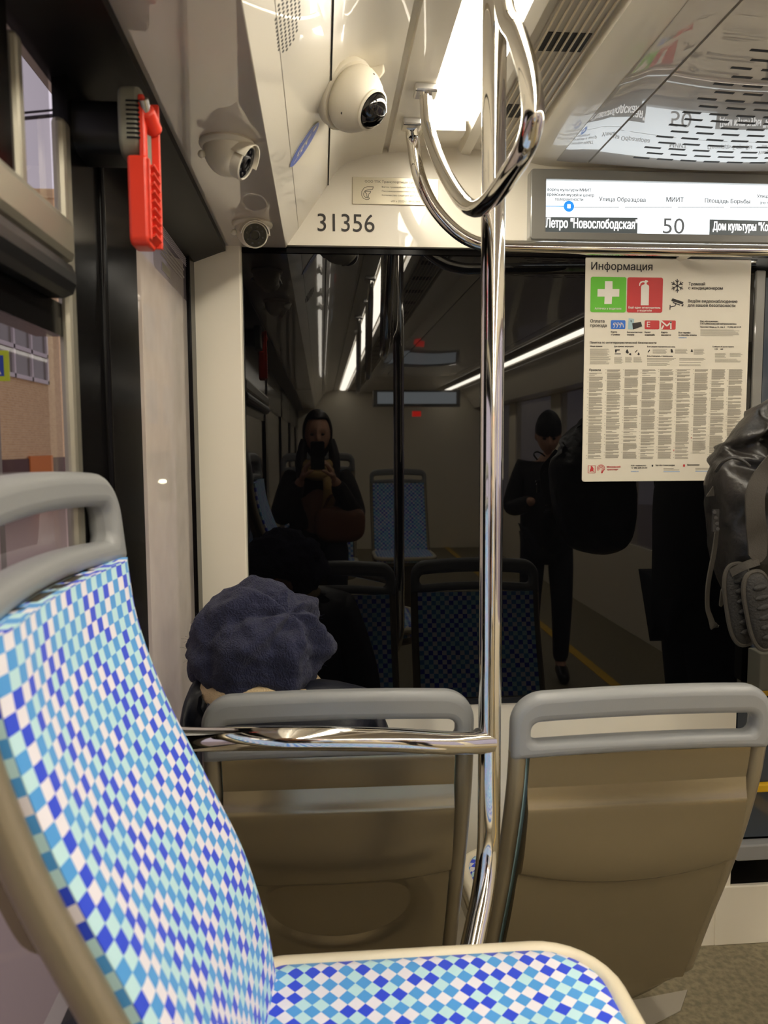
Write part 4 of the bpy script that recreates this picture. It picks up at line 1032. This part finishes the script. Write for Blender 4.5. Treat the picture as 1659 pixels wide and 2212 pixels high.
def person(label, loc, rz, J, head, hrot, hands, coat, scale=1.0, group=None):
    hc = Vector(head); hr = Matrix.Rotation(hrot[1], 3, 'Z') @ Matrix.Rotation(-hrot[0], 3, 'X')
    parts = [skin_bm(J, BODY_E, 2), head_bm(hc, hr)]
    for w_, d_, n_, sd in hands: parts += hand_bms(w_, d_, n_, sd)
    body = obj('person', fuse(parts, .0058), 'skin', raw=True, ang=180)
    tag(body, label, 'person', group)
    body.location = Vector(loc); body.rotation_euler.z = rz; body.scale = (scale,)*3
    def put(nm, b, m, **k):
        o = obj(nm, b, m, raw=True, **k); o.parent = body; return o
    CJ = {k: (*v[:3], v[3]+.024) for k, v in J.items() if k[:2] in ('pe', 'be', 'ch', 'sh', 'el', 'wr')}
    nbv = J['neckb']; CJ['neckb'] = (nbv[0], nbv[1], nbv[2]-.01, .085)
    for s in 'lr':
        a, c = Vector(J['el'+s][:3]), Vector(J['wr'+s][:3]); q = a.lerp(c, .92); CJ['wr'+s] = (*q, .045)
        hq = Vector(J['hi'+s][:3]); kn = Vector(J['kn'+s][:3]); q = hq.lerp(kn, .35); CJ['hi'+s] = (*q, J['hi'+s][3]+.03)
    put('coat', skin_bm(CJ, [e_ for e_ in BODY_E if e_[0] in CJ and e_[1] in CJ], 2), coat, ang=180)
    TJ = {'pelvis': (*J['pelvis'][:3], J['pelvis'][3]+.008)}
    for s in 'lr':
        for k in ('hi', 'kn', 'an'): v = J[k+s]; TJ[k+s] = (*v[:3], v[3]+.014)
    put('trousers', skin_bm(TJ, [e_ for e_ in BODY_E if e_[0] in TJ and e_[1] in TJ], 2), 'jeans', ang=180)
    for s in 'lr':
        a, c = J['an'+s], J['to'+s]
        put('shoe', skin_bm({'a': (a[0], a[1]-.02, a[2]-.015, .046), 'b': (*c[:3], .042), 'c': (c[0], c[1]+.07, c[2]-.004, .034)}, [('a', 'b'), ('b', 'c')], 2), 'shoe', ang=180)
    for s in (-1, 1):
        b = nb(); ellipsoid(b, hc+hr @ Vector((s*.029, .0775, .007)), .0115, .009, .0075, 12, 8, hr); put('eye', b, 'eye')
    return body, put, hc, hr

def beanie(put, hc, hr, name='knit_cap', m='coat3'):
    b = nb()
    def f(p):
        z = max(p.z, -.10)
        return Vector((p.x*.083, p.y*.103, z*.130+.012))
    ellipsoid(b, hc+hr @ Vector((0, -.006, .022)), 0, 0, 0, 32, 20, hr, f); put(name, b, m)
# --- passenger in the navy hat, in the left front seat
hat_c = Vector((PY(560, 1394, 1.40)))*K
J = dict(SIT); J.update(belly=(0, -.03, .12, .12), chest=(0, -.075, .29, .13), neckb=(-.025, -.06, .42, .058), neck=(-.04, -.045, .48, .05),
    shl=(-.145, -.085, .445, .072), shr=(.155, -.07, .41, .066), ell=(-.165, .02, .15, .045), elr=(.22, .02, .13, .045), wrl=(-.02, .20, .11, .030), wrr=(.09, .22, .09, .030), knl=(-.09, .345, .03, .056), knr=(.09, .345, .03, .056), anl=(-.09, .33, -.36, .038), anr=(.09, .33, -.36, .038), tol=(-.09, .40, -.41, .03), tor=(.09, .40, -.41, .03))
hl = Vector((hat_c.x+.045, hat_c.y+.045, .475))
hd_ = Vector((-.045, -.005, hat_c.z-.045-hl.z))
pb, put, hc, hr = person('seated person in a navy knitted hat, seen from behind in the left front seat', hl, 0, J, hd_, (.30, .25), [((-.02, .20, .11), (.75, .6, -.25), (0, .2, -1), 1), ((.09, .22, .09), (-.6, .75, -.2), (0, .2, -1), -1)], 'coat')
lc = hat_c-hl
axn = Vector((.50, -.50, .70)).normalized(); q = zrot(axn)
def hatf(p):
    v = q @ p                                   # p in crown frame -> direction
    th = math.acos(max(-1, min(1, p.z))); ph = math.atan2(p.y, p.x)
    r = 1.0
    env = min(1, th/.25)*math.exp(-((th-.75)/.85)**2)
    r += .085*env*math.sin(6*ph+1.9*math.sin(th*2.1)+1.6*noise.noise(v*1.7))
    r += .020*env*math.sin(13*ph+2.2*th)
    r -= .10*math.exp(-(th/.22)**2)
    r += .085*noise.noise(v*2.6+Vector((3, 1, 5)))+.070*noise.noise(v*5+Vector((1, 7, 2)))+.022*noise.noise(v*12)
    fold = (v.z+.28+.5*v.x*0+.10*math.sin(3*math.atan2(v.y, v.x)))/.10
    r -= .050*math.exp(-fold*fold)*(1 if v.x > -.2 else .4)
    rx, ry, rz = .128*K, .128*K, .112*K
    z = v.z*rz*r
    if v.z < -.72: r *= .94
    return Vector((v.x*rx*r, v.y*ry*r, max(z, -.115)))
b = nb(); ellipsoid(b, lc, 0, 0, 0, 128, 90, None, hatf); put('knit_hat', b, 'wool', ang=180)
b = nb()   # stray wool fibres on the outline
for k in range(150):
    a = R.uniform(0, 2*PI); e_ = R.uniform(-.3, 1); s_ = math.sqrt(max(0, 1-e_*e_)); n_ = Vector((s_*math.cos(a), s_*math.sin(a), e_))
    p = lc+Vector((n_.x*.128*K, n_.y*.128*K, n_.z*.112*K))*.985; d_ = (n_+Vector((R.uniform(-1, 1), R.uniform(-1, 1), R.uniform(-1, 1)))*1.3).normalized(); l_ = R.uniform(.008, .02)
    tube(b, [p, p+d_*l_*.5, p+d_*l_+Vector((0, 0, -.003))], .0002, 4)
fb = obj('loose_fibre', b, 'wool', raw=True); fb.parent = pb; fb['kind'] = 'stuff'
b = nb(); nk = Vector((J['neckb'][0], J['neckb'][1], J['neckb'][2]+.045))
tube(b, [nk+Vector((.097*math.cos(a)-.014, .092*math.sin(a), .006*math.sin(3*a)-.012*math.cos(a)+.028)) for a in [2*PI*k/28 for k in range(28)]], .027, 14, closed=True); put('fleece_collar', b, 'fleece', ang=180)
for wx, dd in (((-.02, .20, .11), (.75, .6, -.25)), ((.09, .22, .09), (-.6, .75, -.2))):
    w_ = Vector(wx); dd = Vector(dd).normalized(); b = nb(); tube(b, [w_-dd*.035, w_-dd*.012, w_+dd*.012], .05, 16, rad=[.046, .054, .046]); put('fleece_cuff', b, 'fleece', ang=180)
# --- woman with the phone (the photographer), mirrored in the glass
J = dict(SIT); J.update(belly=(0, .05, .14, .115), chest=(0, .12, .30, .125), neckb=(0, .185, .43, .055), neck=(0, .215, .50, .046), shl=(-.16, .16, .40, .058), shr=(.16, .16, .40, .058),
    ell=(-.215, .30, .18, .042), elr=(.215, .30, .18, .042), wrl=(-.085, .455, .43, .027), wrr=(.085, .455, .43, .027))
wl = Vector((-.02, -.55, .845)); eye_z = HC*K
pb2, put2, hc2, hr2 = person('woman with a beige scarf holding up a phone, mirrored in the black glass', wl, 0, J, (.0, .235, eye_z+.062-wl.z), (.12, 0),
    [((-.085, .455, .43), (.35, .35, .85), (1, .1, -.2), 1), ((.085, .455, .43), (-.35, .35, .85), (-1, .1, -.2), -1)], 'coat2')
b = nb()
def hairf(p):
    x, y, z = p.x*.086, p.y*.104, p.z*.128
    if p.y > .25 and p.z < .62: y = min(y, .030)
    if p.z < 0: z *= 1.25
    return Vector((x, y, z))
ellipsoid(b, hc2+hr2 @ Vector((0, -.014, .012)), 0, 0, 0, 40, 28, hr2, hairf); put2('hair', b, 'hair', ang=180)
for s in (-1, 1):
    b = nb(); p = hc2+Vector((s*.075, .0, -.03)); tube(b, catmull([p, p+Vector((s*.018, .012, -.10)), p+Vector((s*.02, .03, -.20)), p+Vector((s*.015, .05, -.28))], 6), .03, 12, rad=[.010+.022*math.sin(PI*min(1, .15+i/18*.8)) for i in range(19)]); put2('hair_lock', b, 'hair', ang=180)
b = nb(); ellipsoid(b, hc2+hr2 @ Vector((0, .094, -.062)), .022, .006, .007, 16, 8, hr2); put2('lips', b, 'redp')
b = nb(); nk = Vector(J['neckb'][:3])
for dz, rr in ((.02, .095), (.055, .085)):
    tube(b, [nk+Vector((rr*math.cos(a), rr*math.sin(a)+.02, dz+.012*math.sin(3*a))) for a in [2*PI*k/24 for k in range(24)]], .032, 12, closed=True)
tube(b, catmull([nk+Vector((.05, .10, .02)), nk+Vector((.06, .15, -.08)), nk+Vector((.04, .15, -.22))], 6), .032, 12, flat=.5); put2('scarf', b, 'scarf', ang=180)
cw = Vector((0, 0, eye_z))
ph = thing('phone', 'phone held up in both hands by the woman, mirrored in glass', 'phone', tuple(Vector((0, -.015, eye_z-.08))/K))
b = nb(); prism(b, rrect(-.056, .018, eye_z-.130, eye_z+.020, .010), lambda x, z: Vector((x, -.018, z))/K, lambda x, z: Vector((x, -.008, z))/K); obj('body', b, 'black_satin', ph, bevel=.002)
b = nb(); prism(b, rrect(-.052, .014, eye_z-.126, eye_z+.016, .008), lambda x, z: Vector((x, -.0186, z))/K, lambda x, z: Vector((x, -.018, z))/K); obj('screen', b, 'doorglass', ph, smooth=False)
# her bag
bgp = Vector((.10, -.20, .90))
t = thing('handbag', 'brown leather bag on the lap of the woman with the phone', 'bag', tuple(bgp/K))
b = nb()
def bagf(p):
    sg = lambda v, e: math.copysign(abs(v)**e, v)
    return Vector((sg(p.x, .6)*.14*(1+.08*p.z), sg(p.y, .6)*.06, sg(p.z, .6)*.10))
ellipsoid(b, bgp+Vector((0, 0, .11)), 0, 0, 0, 40, 24, None, bagf); bmesh.ops.scale(b, vec=(1/K,)*3, verts=b.verts); obj('body', b, 'brownbag', t)
b = nb(); tube(b, [p/K for p in catmull([bgp+Vector((-.09, 0, .19)), bgp+Vector((-.05, .02, .27)), bgp+Vector((.05, .02, .27)), bgp+Vector((.09, 0, .19))], 8)], .007, 10); obj('strap', b, 'brownbag', t)
# --- standing man with a phone, mirrored in the glass
J = dict(STAND); J.update(wrl=(-.10, .25, .24, .03), ell=(-.23, .02, .16, .045), wrr=(.05, .28, .26, .03), elr=(.23, .02, .16, .045))
pb3, put3, hc3, hr3 = person('standing man in a dark cap looking at his phone, mirrored in the glass', (1.38, -.55, .93*.96), math.radians(12), J, (0, .03, .635), (.35, 0), [((.05, .28, .26), (-.5, .7, .5), (-.3, .2, .9), -1)], 'coat3', .96)
beanie(put3, hc3, hr3)
b = nb(); prism(b, rrect(-.036, .036, -.075, .075, .008), lambda x, y: Vector((1.31+x, -.20+y*.85, 1.23+y*.5))/K, lambda x, y: Vector((1.31+x, -.204+y*.85, 1.239+y*.5))/K)
single('phone', b, 'black_satin', 'dark phone in the hand of the standing man, mirrored in the glass', 'phone', tuple(Vector((1.31, -.20, 1.23))/K), bevel=.001)
# --- standing passenger at the door who carries the backpack (beyond the picture's edge)
BY = 1.35
J = dict(STAND); J.update(wrl=(-.12, .16, .10, .03), wrr=(.16, .10, .02, .03))
pb4, put4, hc4, hr4 = person('standing person in a black coat wearing the backpack by the cab door', (1.17*K, 1.40*K, .93), -PI/2, J, (0, .03, .635), (.1, 0), [((-.12, .16, .10), (.3, .5, -.8), (1, 0, 0), 1), ((.16, .10, .02), (-.1, .3, -.9), (-1, 0, 0), -1)], 'coat3')
beanie(put4, hc4, hr4)

# ================================================================== BACKPACK
bp = lambda u, v, y=BY: PY(u, v, y)
PXU = BY/FPX*1.04
bc = bp(1688, 1075)
t = thing('backpack', 'black waxed backpack with grey straps hanging beside the poster', 'backpack', tuple(bc))
def crease(v, p0, p1, wd):
    a, c = Vector(p0), Vector(p1); d = c-a; k = max(0, min(1, (v-a).dot(d)/d.length_squared)); return math.exp(-((v-a-d*k).length/wd)**2)
OUT = [(1700, 846), (1659, 866), (1604, 914), (1582, 942), (1562, 985), (1546, 1020), (1539, 1062), (1543, 1120), (1551, 1190), (1562, 1238), (1584, 1300), (1610, 1340), (1700, 1360), (1790, 1340), (1830, 1260), (1840, 1120), (1830, 980), (1800, 900), (1750, 856)]
oc = catmull([(bp(u, v).x-bc.x, bp(u, v).z-bc.z, 0) for u, v in OUT], 8, closed=True)
NA = len(oc); b = nb(); rows = []
lines = [((1548, 1012), (1600, 985), .006, .5), ((1600, 985), (1660, 1010), .008, .5), ((1560, 985), (1625, 950), .012, -1), ((1625, 950), (1640, 900), .008, -1.2), ((1590, 940), (1660, 905), .010, .6), ((1560, 1000), (1640, 1030), .014, -.9), ((1640, 880), (1622, 1010), .007, -1), ((1570, 960), (1600, 985), .006, -1.2), ((1570, 1065), (1640, 1055), .02, .5), ((1555, 1150), (1600, 1090), .018, -.4)]
L3 = [((bp(*a).x-bc.x, bp(*a).z-bc.z), (bp(*c_).x-bc.x, bp(*c_).z-bc.z), wd, am) for a, c_, wd, am in lines]
MR = 44
for i in range(MR+1):
    ph_ = PI*i/MR                       # front pole -> rim -> back pole
    k = math.sin(ph_)**.62; dy = -math.copysign(abs(math.cos(ph_))**.75, math.cos(ph_))*.085
    row = []
    for p in oc:
        x, z = p.x*k, p.y*k
        n3 = Vector((x*9, dy*9, z*9)); y = dy + .013*noise.noise(n3)+.009*noise.noise(n3*2.3+Vector((4, 2, 1)))+.004*noise.noise(n3*5)
        if dy < .03:
            for a, c_, wd, am in L3: y -= am*.021*crease(Vector((x, z)), a, c_, wd)
        s_ = 1+.02*noise.noise(n3*1.3)
        row.append(b.verts.new(bc+Vector((x*s_, y, z*s_))))
    rows.append(row)
for i in range(MR):
    for j in range(NA): b.faces.new((rows[i][j], rows[i][(j+1) % NA], rows[i+1][(j+1) % NA], rows[i+1][j]))
bmesh.ops.remove_doubles(b, verts=b.verts, dist=.0004)
obj('bag_body', b, 'bag', t, ang=180)
def ribbon(bm, pts, side, wd, th=.003, n=6, wds=None):
    P = catmull(pts, n); S = Vector(side).normalized(); R0_ = []
    for i, p in enumerate(P):
        tg = (P[min(i+1, len(P)-1)]-P[max(i-1, 0)]).normalized(); s_ = (S-tg*S.dot(tg)).normalized(); n_ = tg.cross(s_)
        w_ = (wds[min(len(wds)-1, int(i/(len(P)-1)*(len(wds)-1)))] + (wds[min(len(wds)-1, int(i/(len(P)-1)*(len(wds)-1))+1)]-wds[min(len(wds)-1, int(i/(len(P)-1)*(len(wds)-1)))])*((i/(len(P)-1)*(len(wds)-1)) % 1)) if wds else wd
        R0_.append([bm.verts.new(p+s_*a*w_/2+n_*c_*th/2) for a, c_ in ((-1, -1), (1, -1), (1, 1), (-1, 1))])
    for r0_, r1_ in zip(R0_[:-1], R0_[1:]):
        for k in range(4): bm.faces.new((r0_[k], r0_[(k+1) % 4], r1_[(k+1) % 4], r1_[k]))
    bm.faces.new(R0_[0]); bm.faces.new(R0_[-1])
YS = BY-.10
sp = lambda u, v, y=YS: PY(u, v, y)
b = nb(); ribbon(b, [sp(1672, 985), sp(1650, 1020), sp(1632, 1065, YS-.01), sp(1632, 1120, YS-.01), sp(1636, 1165), sp(1636, 1200), sp(1633, 1216)], (1, .12, 0), .036, .003, 6, [.02, .028, .036, .036, .038, .034, .006]); obj('shoulder_strap', b, 'strap', t)
b = nb(); tube(b, catmull([sp(1547, 1018, BY-.06), sp(1560, 1000, BY-.085), sp(1580, 989, BY-.095), sp(1602, 994, BY-.10), sp(1620, 1008, BY-.10)], 6), .0028, 8); obj('piping', b, 'bag', t)
# padded hip belt wings
def pad(u, v, hw, hh, rot, yy):
    bm = nb(); c_ = sp(u, v, yy); q_ = Matrix.Rotation(rot, 3, 'Y')
    def f(p):
        sg = lambda w_, e: math.copysign(abs(w_)**e, w_)
        return Vector((sg(p.x, .8)*hw, sg(p.y, .8)*.017, sg(p.z, .62)*hh))
    ellipsoid(bm, c_, 0, 0, 0, 32, 24, q_, f); o = obj('hip_pad', bm, 'mesh', t)
    bm = nb(); tube(bm, [c_+q_ @ Vector((hw*.98*math.copysign(abs(math.cos(a))**.8, math.cos(a)), -.004, hh*.99*math.copysign(abs(math.sin(a))**.62, math.sin(a)))) for a in [2*PI*k/40 for k in range(40)]], .0045, 8, closed=True); obj('binding', bm, 'strap', o)
    bm = nb()
    for k in range(6):
        z = hh*(.62-.25*k); ellipsoid(bm, c_+q_ @ Vector((0, -.0165, z)), hw*.5, .004, hh*.075, 14, 8, q_)
    obj('padding', bm, 'mesh', o)
pad(1597, 1305, .026, .074, math.radians(-10), YS+.035); pad(1640, 1318, .025, .070, math.radians(-13), YS)
b = nb(); ribbon(b, [sp(1638, 1212), sp(1610, 1222), sp(1580, 1238, YS+.02)], (0, .2, 1), .014, .004); obj('belt_binding', b, 'strap', t)
b = nb(); ribbon(b, [sp(1549, 1140, BY-.03), sp(1543, 1190, BY-.035), sp(1530, 1260, BY-.04), sp(1528, 1310, BY-.04), sp(1535, 1335, BY-.04), sp(1541, 1352, BY-.04), sp(1546, 1348, BY-.03)], (1, .5, 0), .011, .0022, 6, [.010, .012, .011, .010, .012, .016, .012]); obj('loose_strap', b, 'strap', t)
b = nb(); ribbon(b, [sp(1556, 1310, BY-.01), sp(1566, 1280, BY-.01), sp(1575, 1262, BY-.01)], (1, .3, .2), .018, .003, 5, [.004, .022, .024]); obj('lower_flap', b, 'strap', t)
b = nb(); poly_ = [sp(1526, 1073, BY-.02), sp(1541, 1050, BY-.02), sp(1543, 1071, BY-.02)]
prism(b, [tuple(p) for p in poly_], lambda x, y, z: Vector((x, y, z)), lambda x, y, z: Vector((x, y+.003, z))); obj('corner_tab', b, 'strap', t, smooth=False)
b = nb()
for (u, v) in ((1543, 1106), (1546, 1118), (1548, 1130), (1550, 1142)): lathe(b, [(.0032, 0), (.0032, .004)], sp(u, v, BY-.06), zrot((-.4, -1, 0)), seg=8)
box(b, sp(1540, 1106, BY-.055).x, sp(1552, 1106, BY-.055).x, BY-.058, BY-.052, sp(1545, 1148, BY-.055).z, sp(1545, 1100, BY-.055).z); obj('buckle', b, 'lens_ring', t, smooth=False)
# grey box on the cab door below the backpack
b = nb(); box(b, PY(1622, 1440, D-.02).x, PY(1622, 1440, D-.02).x+.16, D-.06, D-.003, PY(1640, 1482, D-.02).z, PY(1640, 1402, D-.02).z)
single('control_box', b, 'box', 'small olive grey box on the cab door below the backpack', 'box', tuple(PY(1640, 1440, D-.03)), smooth=False, bevel=.003)

# ================================================================== OUTSIDE
b = nb(); box(b, -60, 40, -20, 130, -1.0, -.62); struct('road', b, 'road', smooth=False)
def building(label, X, y0, y1, zt, wm, ww, wh, pitch, z0, ph):
    t = thing('apartment_building', label, 'building', (X, (y0+y1)/2, -.62))
    b = nb(); box(b, X-8, X, y0, y1, .95, zt); box(b, X-8.2, X+.12, y0-.1, y1+.1, zt, zt+.35); obj('wall', b, wm, t, smooth=False)
    b = nb(); box(b, X-8, X+.06, y0, y1, -.62, .95); obj('plinth', b, 'plinth', t, smooth=False)
    z = z0
    while z+wh < zt:
        y = y0+ph
        while y+ww < y1:
            b = nb(); n = 3
            for k in range(n+1): yy = y+(ww-.12)*k/n; box(b, X-.02, X+.08, yy, yy+.12, z, z+wh)
            for q in (z, z+wh*.45, z+wh-.12): box(b, X-.02, X+.08, y, y+ww, q, q+.12)
            w_ = obj('window', b, 'frame_white', t, smooth=False)
            b = nb(); box(b, X-.01, X+.01, y+.05, y+ww-.05, z+.05, z+wh-.05); obj('glass', b, 'house_glass', w_, smooth=False)
            y += pitch
        z += wh+1.7
    return t
qa, qb = PX(-20, 740, -9).y, PX(98, 740, -9).y
zw0, zw1 = PX(60, 822, -9).z, PX(60, 690, -9).z
bt = building('tan brick building with white windows seen through the near side window', -9.0, 15.0, 31.0, zw1+.9, 'brick', qb-qa, zw1-zw0, (qb-qa)+1.6, zw0, (qa-15.0) % ((qb-qa)+1.6))
qa, qb = PX(64, 1000, -8.93).y, PX(113, 1000, -8.93).y
b = nb(); box(b, -8.96, -8.90, qa, qb, -.62, PX(80, 985, -8.93).z); obj('orange_panel', b, 'orange', bt, smooth=False)
building('distant brick building farther down the street outside', -9.6, 33, 66, PX(330, 590, -9.6).z, 'brick', 2.6, 2.4, 4.4, 2.6, 2.0)
t = thing('crossing_sign', 'yellow edged blue pedestrian crossing sign outside the near window', 'road sign', (-5.2, 12.2, -.62))
p = PY(19, 790, 12.2); z0, z1 = PY(19, 823, 12.2).z, PY(19, 757, 12.2).z; s_ = z1-z0; x1 = p.x
b = nb(); box(b, x1-s_, x1, 12.2, 12.23, z0, z1); obj('panel', b, 'sign_yellow', t, smooth=False)
b = nb(); poly(b, [(x1-s_*.84, z0+s_*.16), (x1-s_*.16, z0+s_*.16), (x1-s_*.16, z1-s_*.16), (x1-s_*.84, z1-s_*.16)], plane(12.195)); sb_ = obj('blue_field', b, 'sign_blue', t, smooth=False)
b = nb(); f = plane(12.19); poly(b, [(x1-s_*.76, z0+s_*.22), (x1-s_*.24, z0+s_*.22), (x1-s_*.5, z1-s_*.2)], f); obj('white_triangle', b, 'white', sb_, smooth=False)
b = nb(); f = plane(12.185); xm = x1-s_*.5
for a, c in (((0, .42), (0, .56)), ((0, .42), (-.09, .26)), ((0, .42), (.08, .26)), ((0, .54), (-.08, .44)), ((0, .54), (.08, .46))): stroke(b, (xm+a[0]*s_, z0+a[1]*s_), (xm+c[0]*s_, z0+c[1]*s_), .05*s_, f)
poly(b, [(xm+.035*s_*math.cos(k*PI/6), z0+.61*s_+.035*s_*math.sin(k*PI/6)) for k in range(12)], f); obj('walking_figure', b, 'ink', sb_, smooth=False)
b = nb(); tube(b, [(x1-s_/2, 12.25, -.62), (x1-s_/2, 12.25, z1)], .04, 10); obj('post', b, 'alu', t)
def cable(label, pts, r):
    b = nb(); tube(b, pts, r, 6); return single('overhead_cable', b, 'wire', label, 'cable', pts[0])
cable('thin overhead cable slanting across the pale sky in the near window', [tuple(PY(20, 82, 14)-(PY(110, 195, 14)-PY(20, 82, 14))*3), tuple(PY(110, 195, 14)), tuple(PY(420, 560, 14))], .022)
a, c = PY(28, 246, 16), PY(112, 238, 16); dv = c-a
cable('upper horizontal overhead wire in the near window', [tuple(a-dv), tuple(c+dv)], .022)
a, c = PY(28, 258, 16), PY(112, 250, 16); dv = c-a
cable('lower, thicker horizontal overhead wire in the near window', [tuple(a-dv), tuple(c+dv)], .034)
t = thing('parked_car', 'dark car with glowing headlights outside the far window', 'car', (-5.2, 30, -.62))
b = nb(); X = -5.1; Y = 30
prism(b, [(Y-1.9, -.35), (Y-1.9, .12), (Y-1.0, .30), (Y-.45, .78), (Y+1.0, .82), (Y+1.7, .34), (Y+2.1, .28), (Y+2.1, -.35)], lambda y, z: Vector((X-.78, y, z)), lambda y, z: Vector((X+.78, y, z))); obj('body', b, 'car', t, smooth=False, bevel=.08, seg=3)
for sx in (-.58, .58):
    b = nb(); ellipsoid(b, (X+sx, Y-1.9, .05), .15, .06, .08, 16, 10); obj('headlight', b, 'headlight', t)
    for yy in (Y-1.25, Y+1.25):
        b = nb(); tube(b, [(X+sx*1.2-.09, yy, -.32), (X+sx*1.2+.09, yy, -.32)], .30, 20); obj('wheel', b, 'black', t)
b = nb(); prism(b, [(Y-1.02, .34), (Y-.50, .76), (Y-.48, .74), (Y-.98, .32)], lambda y, z: Vector((X-.6, y-.02, z+.02)), lambda y, z: Vector((X+.6, y-.02, z+.02))); obj('windscreen', b, 'house_glass', t, smooth=False)
